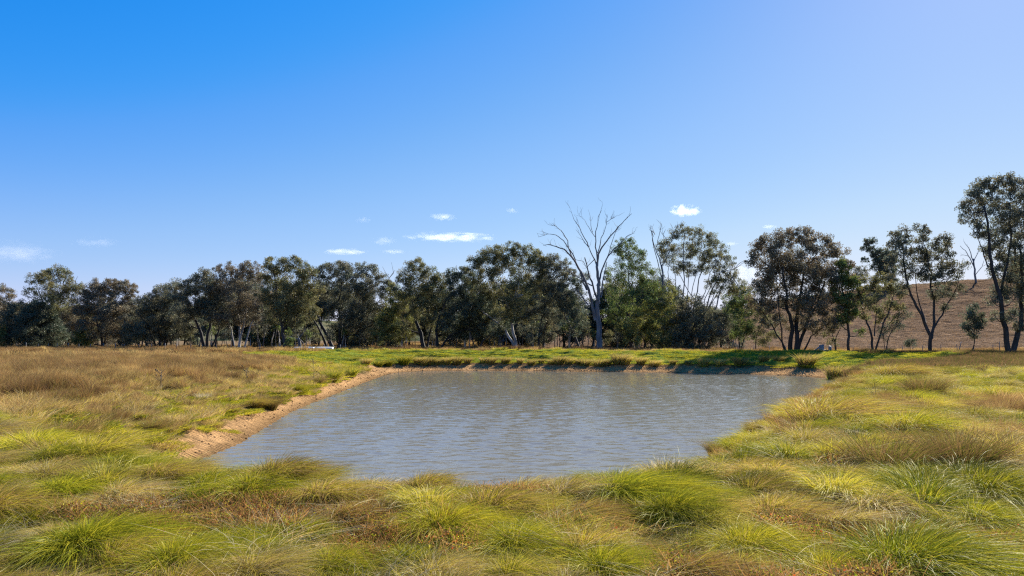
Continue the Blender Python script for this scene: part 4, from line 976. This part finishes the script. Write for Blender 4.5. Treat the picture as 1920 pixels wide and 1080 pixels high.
FG = [(60, 955, 'green', 1.0, 'green tussock at the left edge above the bottom corner'), (165, 1000, 'dark', 1.35, 'large dark green tussock in the bottom left corner'), (330, 1035, 'green', 1.15, 'deep green tussock right of the big dark one at bottom left'),
      (470, 1050, 'straw', 1.1, 'straw streaked tussock on the bottom edge left of centre'), (470, 905, 'green', .95, 'olive green tussock right of the rust coloured weeds'), (645, 950, 'tan', 1.2, 'golden tussock left of the small orange weed patch'),
      (600, 885, 'straw', .9, 'pale straw tussock at the water edge on the left'), (830, 965, 'lime', 1.3, 'broad pale lime tussock left of the centre of the foreground'), (745, 893, 'tan', .95, 'rusty topped tussock against the near water edge'),
      (860, 895, 'green', .85, 'olive tussock against the water just left of centre'), (965, 1000, 'green', 1.15, 'bright green rounded tussock near the bottom centre'), (1085, 945, 'tan', 1.15, 'brownish tussock combed to the right near the centre'),
      (1160, 905, 'dark', 1.0, 'dark hollowed tussock at the near right water edge'), (975, 908, 'straw', .8, 'pale tussock at the middle of the near water edge'), (1250, 915, 'lime', .9, 'yellow green tussock where the right bank meets the near bank'),
      (1400, 1000, 'lime', 1.3, 'wide lime tussock right of centre above the bottom edge'), (1290, 1050, 'tan', 1.1, 'tan tussock on the bottom edge right of centre'), (1490, 960, 'tan', 1.2, 'smooth golden tussock combed to the right beside rust weeds'),
      (1700, 1030, 'dark', 1.5, 'largest tussock with a dark hollow in the bottom right corner'), (1830, 960, 'green', 1.15, 'vivid green tussock at the right edge'), (1850, 900, 'green', 1.3, 'long vivid green tussock ridge above the one at the right edge'),
      (1690, 895, 'lime', 1.05, 'bright lime tussock below the brown rushes on the right'), (1550, 1050, 'lime', 1.0, 'yellow green tussock left of the large hollow one at bottom right'), (1130, 1045, 'green', 1.0, 'green tussock on the bottom edge just right of centre'),
      (810, 1055, 'straw', 1.0, 'dry straw tussock on the bottom edge left of the centre'), (90, 880, 'straw', .95, 'straw tussock at the left edge below the dry paddock'), (620, 1040, 'green', 1.0, 'green tussock near the bottom edge between two straw ones'),
      (1330, 880, 'straw', .9, 'brownish straw tussock where the right shore starts'), (1590, 880, 'straw', .9, 'grey straw tussock among olive grass on the right bank')]
for q in FG: tussock(q[0], q[1], q[2], q[3]*(.58 if q[1] > 915 else .82), q[4])
for px, py, kd, s, lb in [(1540, 752, 'midgold', 1.9, 'wide tussock with a black hollow on the crest of the right bank'), (1558, 720, 'midlime', 1.1, 'tussock with a dark left side above the widest one on the right bank'),
      (1592, 716, 'midrush', .8, 'small dark upright rush clump on the right bank'), (1670, 688, 'midgold', 2.1, 'tall domed golden tussock at the far end of the right bank'), (1718, 697, 'midlime', 1.2, 'bright lime tussock between the two domed ones on the right bank'),
      (1762, 690, 'midlime', 1.6, 'domed green tussock right of the lime one on the right bank'), (1665, 712, 'midlime', 1.2, 'green tussock just below the tall golden dome'), (1732, 728, 'midrush', 1.3, 'dark olive rush clump in the middle of the right bank'),
      (1640, 772, 'midlime', 1.2, 'lime tussock in the sunlit hollow of the right bank'), (1590, 757, 'midlime', 1.1, 'green tussock right of the wide hollow one'), (1700, 785, 'midlime', 1.3, 'vivid tussock left of the brown rushes on the right bank'),
      (1655, 758, 'midgold', 1.2, 'gold green tussock at the centre of the right bank'), (1345, 838, 'midrush', .9, 'dark green rush clump at the water edge of the right shore'), (1480, 748, 'midgold', 1.4, 'reddish gold tussock hanging over the right water edge'),
      (1430, 790, 'midgold', 1.3, 'shadowed gold tussock low on the right shore'), (1395, 822, 'midlime', 1.2, 'green tussock just above the dark rush clump of the right shore'), (1800, 850, 'midrush', 1.1, 'tall rush clump among the brown rushes on the right'),
      (1660, 850, 'midrush', 1.2, 'dark rush clump left of the brown rush patch'), (112, 815, 'midrush', 1.3, 'dark brown rush clump low on the left'), (56, 820, 'midlime', 1.1, 'green tussock left of the dark brown rush clump'),
      (160, 775, 'midlime', 1.0, 'yellow green tussock above the dark brown rush clump'), (231, 683, 'farbrown', 1.2, 'dark clump standing alone in the dry paddock'), (69, 665, 'farbrown', 1.1, 'round olive clump far out in the dry paddock at left'),
      (4, 664, 'farbrown', 1.1, 'olive clump at the left edge of the dry paddock'), (505, 752, 'midrush', 1.2, 'dark rush clump above the bare dirt of the left shore'), (478, 750, 'midgold', 1.1, 'straw coloured clump left of the dark rush clump by the dirt'),
      (550, 722, 'midlime', 1.2, 'green clump halfway along the left shore'), (592, 712, 'midrush', 1.2, 'greyish clump on the left shore above the dirt'), (620, 702, 'fargreen', 1.5, 'upright green clump on the left shore near the far corner'),
      (657, 697, 'fargreen', 1.3, 'dark green clump at the bend of the left shore'), (377, 742, 'white', .8, 'whitish dead grass clump left of the pond'), (288, 795, 'midrush', .8, 'low brown clump at the left end of the bare dirt'),
      (1511, 677, 'farstraw', 2.3, 'round straw clump in tree shade right of the far shore'), (1566, 681, 'farstraw', 2.0, 'second round clump in tree shade at the corner of the pond')]:
    Yv = None
    if py < 672: Yv = 95 if px > 200 else 92
    if px in (1511, 1566): Yv = 66 if px == 1511 else 58
    tussock(px, py, kd, s, lb, Y=Yv)
row = [(686, 1.2, 's'), (709, 1.1, 'g'), (727, 1.1, 'g'), (757, 1.5, 'g'), (784, 1.3, 's'), (794, 1.1, 's'), (805, 1.3, 's'), (821, 1.0, 's'), (838, 1.2, 's'), (857, 1.3, 's'), (877, 1.0, 's'), (907, 1.1, 's'), (921, 1.2, 's'), (948, 1.2, 's'), (975, .9, 's'), (996, 1.0, 's'),
       (1015, .8, 's'), (1033, .9, 's'), (1049, 1.4, 's'), (1067, 1.1, 's'), (1085, .9, 's'), (1098, 1.2, 's'), (1124, 1.3, 's'), (1140, 1.0, 's'), (1160, 1.7, 's'), (1173, 1.4, 's'), (1202, 1.2, 's'), (1228, 1.2, 's'), (1262, .8, 's'), (1290, .8, 's'), (1319, 1.2, 's'), (1349, 1.2, 's'),
       (1386, 1.3, 's'), (1404, 1.0, 's'), (1432, 1.1, 's'), (1460, 1.1, 's')]
names_ = {757: 'tallest upright green clump at the left end of the far shore', 1160: 'widest straw clump of the row along the far shore', 686: 'leftmost straw clump of the row along the far shore', 709: 'greyish green clump second in the row along the far shore', 727: 'small green clump left of the tallest green one'}
for px, s, c in row:
    Y = 70.0
    while Y < 84:
        x = (px-960)*Y/FPX; dd = float(sdist(np.array([x]), np.array([Y]))[0])
        if dd > 2.75+rnd.uniform(-.1, .25): break
        Y += .1
    tussock(px, 0, 'fargreen' if c == 'g' else 'farstraw', s*1.15, names_.get(px, 'straw topped clump in the row along the foot of the far green bank'), Y=Y, group=None if px in names_ else 'straw clumps along the far shore')

# ------------------------------------------------------------------ clods on the shore
r = np.random.default_rng(81); n = 60000
X = r.uniform(-15, 33, n); Y = r.uniform(17, 77, n); d = sdist(X, Y); wf_, wl_, wn_ = sides(X, Y)
k = (d > -.15) & (((wf_ > .5) & (d < 2.9)) | ((wl_ > .5) & (d < 1.8))); X, Y = X[k], Y[k]; n = len(X)
ico = np.array([[0, 0, 1], [1, 0, 0], [0, 1, 0], [-1, 0, 0], [0, -1, 0], [0, 0, -1]], float); fi = np.array([[0, 1, 2], [0, 2, 3], [0, 3, 4], [0, 4, 1], [5, 2, 1], [5, 3, 2], [5, 4, 3], [5, 1, 4]])
s = (.010+.055*r.uniform(0, 1, n)**4)*(.5+Y/60); a = r.uniform(0, 6.28, n)
v = ico[None]*(s[:, None, None]*r.uniform(.6, 1.4, (n, 6, 1)))*np.array([1, 1, .6]); ca, sa = np.cos(a)[:, None], np.sin(a)[:, None]
v = np.stack([v[..., 0]*ca-v[..., 1]*sa, v[..., 0]*sa+v[..., 1]*ca, v[..., 2]], -1)+zed(X, Y)[:, None, :]
cc = np.repeat(np.array([.30, .17, .08])*r.uniform(.45, 1.1, (n, 1)), 6, 0)
o = link('dirt_clods', mesh_np('dirt_clods', v.reshape(-1, 3), (fi[None]+np.arange(n)[:, None, None]*6).reshape(-1, 3), mG, cc)); tag(o, 'small clods of dry earth strewn along the bare shore', 'clods', kind='stuff')

# ------------------------------------------------------------------ fences
mWire, N, L = new_mat('fence_wire'); b = N.new('ShaderNodeBsdfPrincipled'); b.inputs['Base Color'].default_value = (.05, .05, .05, 1); b.inputs['Specular IOR Level'].default_value = 0; b.inputs['Roughness'].default_value = 1
o = N.new('ShaderNodeOutputMaterial'); L.new(b.outputs[0], o.inputs['Surface'])
def fence(px0, Y0, px1, Y1, n, label, seed, hgt=1.15, wires=(.3, .6, .9, 1.1), pr=.06):
    r = random.Random(seed); a = P(px0, 650, Y0); b_ = P(px1, 650, Y1)
    root = bpy.data.objects.new('wire_fence', None); COL.objects.link(root); root.location = (a.x, a.y, hz(a.x, a.y)); tag(root, label, 'fence')
    O = root.location.copy(); tops = []
    for i in range(n):
        t = i/(n-1); x = a.x+(b_.x-a.x)*t+r.uniform(-.3, .3); y = a.y+(b_.y-a.y)*t; z = hz(x, y)
        mb = MB(); h = hgt*r.uniform(.92, 1.15); lean = r.gauss(0, .06)
        mb.tube([(0, 0, -.3), (lean*.5*h, 0, h*.5), (lean*h, 0, h)], [pr, pr*.95, pr*.85], 7)
        po = link('post', mb.mesh('post', M_POST, False), root, Vector((x, y, z))-O); tops.append((x-O.x, y-O.y, z-O.z, lean))
    for wz in wires:
        mb = MB(); mb.tube([(p[0]+p[3]*wz, p[1]-pr*1.1, p[2]+wz) for p in tops], [.008]*n, 4); link('wire', mb.mesh('wire', mWire), root)
    return root
fence(-40, 146, 640, 107, 30, 'post and wire fence along the far side of the dry paddock', 1, 1.25)
fence(1380, 97, 1960, 93, 19, 'post and wire fence at the foot of the brown hill', 2, 1.3, pr=.045)
mb = MB(); mb.tube([(0, 0, -.3), (.15, 0, .8), (.42, .05, 1.75)], [.06, .055, .045], 7)
x, y = P(1797, 0, 90).x, 90; o = link('leaning_post', mb.mesh('leaning_post', M_POST, False), None, (x, y, hz(x, y))); tag(o, 'old wooden post leaning right between the three lobed tree and the oval sapling', 'post')
mb = MB(); mb.tube([(0, 0, -.3), (0, 0, .9), (.02, 0, 1.75)], [.045, .045, .04], 7)
x, y = P(1874, 0, 90).x, 90; o = link('fence_stay', mb.mesh('fence_stay', M_POST, False), None, (x, y, hz(x, y))); tag(o, 'tall straight thin post left of the V shaped double trunk', 'post')

def stump(px, Y, h, r0, label, seed):
    r = random.Random(seed); mb = MB(); x = P(px, 0, Y).x
    k = 11; rings = []
    for z in (-.3, .1, h*.5, h):
        for j in range(k):
            a = j*2*PI/k; q = r0*(1.25 if z < .2 else 1)*(1+.16*math.sin(3*a+seed)+r.uniform(-.05, .05))
            rings.append((q*math.cos(a), q*math.sin(a)*.9, z+(r.uniform(-.12, .16) if z == h else 0)))
    V = rings+[(0, 0, h-.08)]
    F4 = [[i*k+j, i*k+(j+1) % k, (i+1)*k+(j+1) % k, (i+1)*k+j] for i in range(3) for j in range(k)]
    F3 = [[3*k+j, 3*k+(j+1) % k, 4*k] for j in range(k)]
    o = link('tree_stump', mesh_np('tree_stump', V, [np.array(F4), np.array(F3)], M_POST), None, (x, Y, hz(x, Y))); tag(o, label, 'stump')
stump(1540, 89, 1.3, .30, 'wider grey stump with a log leaning on it at the foot of the hill', 3)
stump(1556.5, 89, 1.2, .2, 'narrower grey stump right of the wider one', 5)
mb = MB(); mb.tube([(-1.35, 0, .3), (-.7, 0, .7), (-.2, 0, 1.1)], [.13, .12, .1], 8)
x = P(1540, 0, 88.6).x; o = link('fallen_log', mb.mesh('fallen_log', M_POST), None, (x, 88.55, hz(x, 88.6))); tag(o, 'short grey log propped against the wider stump', 'log')
mb = MB(); mb.tube([(.25, 0, .55), (.6, 0, .66), (1.0, 0, .5)], [.08, .09, .07], 8)
o = link('fallen_branch', mb.mesh('fallen_branch', M_POST), None, (x, 88.6, hz(x, 88.6))); tag(o, 'dark broken branch lying between the two grey stumps', 'branch')

# metal troughs behind the paddock
def metal(name, c, rough=.45):
    m, N, L = new_mat(name); b = N.new('ShaderNodeBsdfPrincipled'); b.inputs['Base Color'].default_value = (*c, 1); b.inputs['Metallic'].default_value = .35; b.inputs['Roughness'].default_value = rough
    tc = N.new('ShaderNodeTexCoord'); no = N.new('ShaderNodeTexNoise'); no.inputs['Scale'].default_value = 3; L.new(tc.outputs['Object'], no.inputs['Vector'])
    mr = N.new('ShaderNodeMapRange'); mr.inputs['To Min'].default_value = rough-.15; mr.inputs['To Max'].default_value = rough+.25; L.new(no.outputs['Fac'], mr.inputs['Value']); L.new(mr.outputs[0], b.inputs['Roughness'])
    o = N.new('ShaderNodeOutputMaterial'); L.new(b.outputs[0], o.inputs['Surface']); return m
def trough(px0, px1, Y, h, mat, label):
    a = P(px0, 0, Y).x; b_ = P(px1, 0, Y).x; Lh = (b_-a); x = (a+b_)/2
    root = bpy.data.objects.new('metal_trough', None); COL.objects.link(root); z = hz(x, Y); root.location = (x, Y, z); tag(root, label, 'trough')
    top = CZ-(651.2-HOR)*Y/FPX-z if h is None else h
    t = .03; wd = .9; bz = top-.42
    mb = MB()
    mb.box((0, -wd/2, top-.2), (Lh, t, .4)); mb.box((0, wd/2, top-.2), (Lh, t, .4)); mb.box((0, 0, bz), (Lh-.01, wd-.04, t))
    mb.box((-Lh/2+.02, 0, top-.2), (t, wd-.04, .39)); mb.box((Lh/2-.02, 0, top-.2), (t, wd-.04, .39))
    link('basin', mb.mesh('basin', mat, False), root)
    mb = MB()
    for s_ in (-1, 1): mb.tube([(-Lh/2, s_*wd/2, top+.01), (Lh/2, s_*wd/2, top+.01)], [.035, .035], 8)
    link('rim', mb.mesh('rim', mat), root)
    for i in range(4):
        mb = MB(); xx = -Lh/2+Lh*(i+.5)/4; mb.box((xx, 0, (bz-.3)/2-.05), (.08, wd*.8, max(.2, bz+.28)))
        link('leg', mb.mesh('leg', mat, False), root)
MB1 = metal('galvanised_blue', (.30, .42, .58)); MB2 = metal('galvanised_white', (.72, .75, .78), .35)
trough(553.5, 589, 104, None, MB1, 'long low blue grey metal trough at the end of the dry paddock')
trough(593, 624, 103, None, MB2, 'shorter bright white metal trough right of the blue grey one')

# dry seed stalks
def thistle(px, py, h, label, seed):
    r = random.Random(seed); Y = min(60, CZ*FPX/(py-HOR)); x = (px-960)*Y/FPX
    for _ in range(6): Y = (CZ-hz(x, Y))*FPX/(py-HOR); x = (px-960)*Y/FPX
    root = bpy.data.objects.new('dry_thistle', None); COL.objects.link(root); root.location = (x, Y, hz(x, Y)); tag(root, label, 'dry plant')
    mb = MB(); heads = []; thin = .45 if seed == 4 else 1
    mb.tube([(0, 0, -.05), (.02, 0, h*.5), (r.uniform(-.05, .05), 0, h)], [.014*thin, .012*thin, .008*thin], 5); heads.append((0, 0, h))
    for i in range(9):
        z = h*r.uniform(.3, .9); a = r.uniform(0, 6.28); l = r.uniform(.12, .3)*h; e = (math.cos(a)*l, math.sin(a)*l, z+l*.8)
        mb.tube([(0, 0, z), (e[0]*.6, e[1]*.6, z+l*.35), e], [.008*thin, .007*thin, .006*thin], 4); heads.append(e)
    link('stem', mb.mesh('stem', M_BARK), root)
    V = []; F = []
    for j, e in enumerate(heads):
        s_ = r.uniform(.015, .032)*thin*thin; mbh = MB()
        mbh.tube([(e[0], e[1], e[2]-s_), (e[0], e[1], e[2]-s_*.3), (e[0], e[1], e[2]+s_*.5), (e[0], e[1], e[2]+s_)], [s_*.3, s_*.9, s_*.8, s_*.2], 7)
        link('seed_head', mbh.mesh('seed_head', M_BARK), root)
thistle(588, 712, 1.7, 'tall thin dead thistle standing above the left shore', 1)
thistle(301, 722, .9, 'dark dead thistle at the edge of the brown paddock', 2)
thistle(462, 702, .9, 'dark seed stalks in the straw grass left of the tall thistle', 3)
thistle(1640, 760, .75, 'single thin stalk rising from the right bank', 4)

# ------------------------------------------------------------------ clouds
def cloud(px, py, w_, h_, dens, seed, label):
    Y = 5200; c = P(px, py, Y); rx_ = w_*Y/FPX; rz_ = h_*Y/FPX; ry_ = rx_*.7
    import bmesh
    bm = bmesh.new(); bmesh.ops.create_icosphere(bm, subdivisions=3, radius=1); me = bpy.data.meshes.new('cloud'); bm.to_mesh(me); bm.free()
    o = link('cloud', me, None, c); o.scale = (rx_*1.15, ry_, rz_*1.5); tag(o, label, 'cloud')
    m, N, L = new_mat('cloud_%d' % seed)
    tc = N.new('ShaderNodeTexCoord'); ln = N.new('ShaderNodeVectorMath'); ln.operation = 'LENGTH'; L.new(tc.outputs['Object'], ln.inputs[0])
    mp = N.new('ShaderNodeMapping'); mp.inputs['Scale'].default_value = (2.2, 1.6, 1.0); mp.inputs['Location'].default_value = (seed*3.1, seed, 0)
    L.new(tc.outputs['Object'], mp.inputs['Vector'])
    no = N.new('ShaderNodeTexNoise'); no.inputs['Scale'].default_value = 1.3; no.inputs['Detail'].default_value = 5; no.inputs['Roughness'].default_value = .6; L.new(mp.outputs[0], no.inputs['Vector'])
    s1 = N.new('ShaderNodeMath'); s1.operation = 'SUBTRACT'; s1.inputs[0].default_value = 1.0; L.new(ln.outputs['Value'], s1.inputs[1])
    s2 = N.new('ShaderNodeMath'); s2.operation = 'MULTIPLY_ADD'; s2.inputs[1].default_value = 3.2; s2.inputs[2].default_value = -1.85; L.new(no.outputs['Fac'], s2.inputs[0])
    s3 = N.new('ShaderNodeMath'); s3.operation = 'ADD'; L.new(s1.outputs[0], s3.inputs[0]); L.new(s2.outputs[0], s3.inputs[1])
    s4 = N.new('ShaderNodeMapRange'); s4.inputs['From Min'].default_value = 0; s4.inputs['From Max'].default_value = .45; s4.inputs['To Max'].default_value = dens*.32; L.new(s3.outputs[0], s4.inputs['Value'])
    v = N.new('ShaderNodeVolumePrincipled'); v.inputs['Color'].default_value = (1, 1, 1, 1); v.inputs['Anisotropy'].default_value = .3; L.new(s4.outputs[0], v.inputs['Density'])
    ou = N.new('ShaderNodeOutputMaterial'); L.new(v.outputs[0], ou.inputs['Volume']); me.materials.append(m)
for i, q in enumerate([(1284, 395, 30, 8, .022, 'brightest small white cloud high above the fan shaped tree'), (830, 407, 24, 5, .012, 'thin white streak of cloud above the long one'), (843, 445, 80, 6, .009, 'longest white cloud bar left of the dead tree'),
                       (650, 472, 42, 4, .011, 'flat cloud streak just above the left tree line'), (738, 472, 26, 3, .007, 'faint streak of cloud right of the flat one'), (721, 452, 22, 6, .006, 'faint puff of cloud above the faint streak'),
                       (681, 412, 14, 5, .006, 'tiny faint cloud left of the thin white streak'), (960, 395, 12, 4, .009, 'tiny cloud speck left of the dead tree top'), (1443, 425, 14, 3, .012, 'small lens shaped cloud above the dome tree'),
                       (1371, 457, 12, 3, .012, 'small cloud speck between fan shaped tree and dome tree'), (18, 472, 85, 16, .0022, 'greyish cloud bank at the left edge'), (178, 455, 44, 7, .002, 'thin mauve cloud right of the left edge cloud bank'),
                       (1400, 512, 45, 18, .003, 'soft bright cloud low in the gap beside the dome tree')]):
    cloud(*q[:5], i+1, q[5])
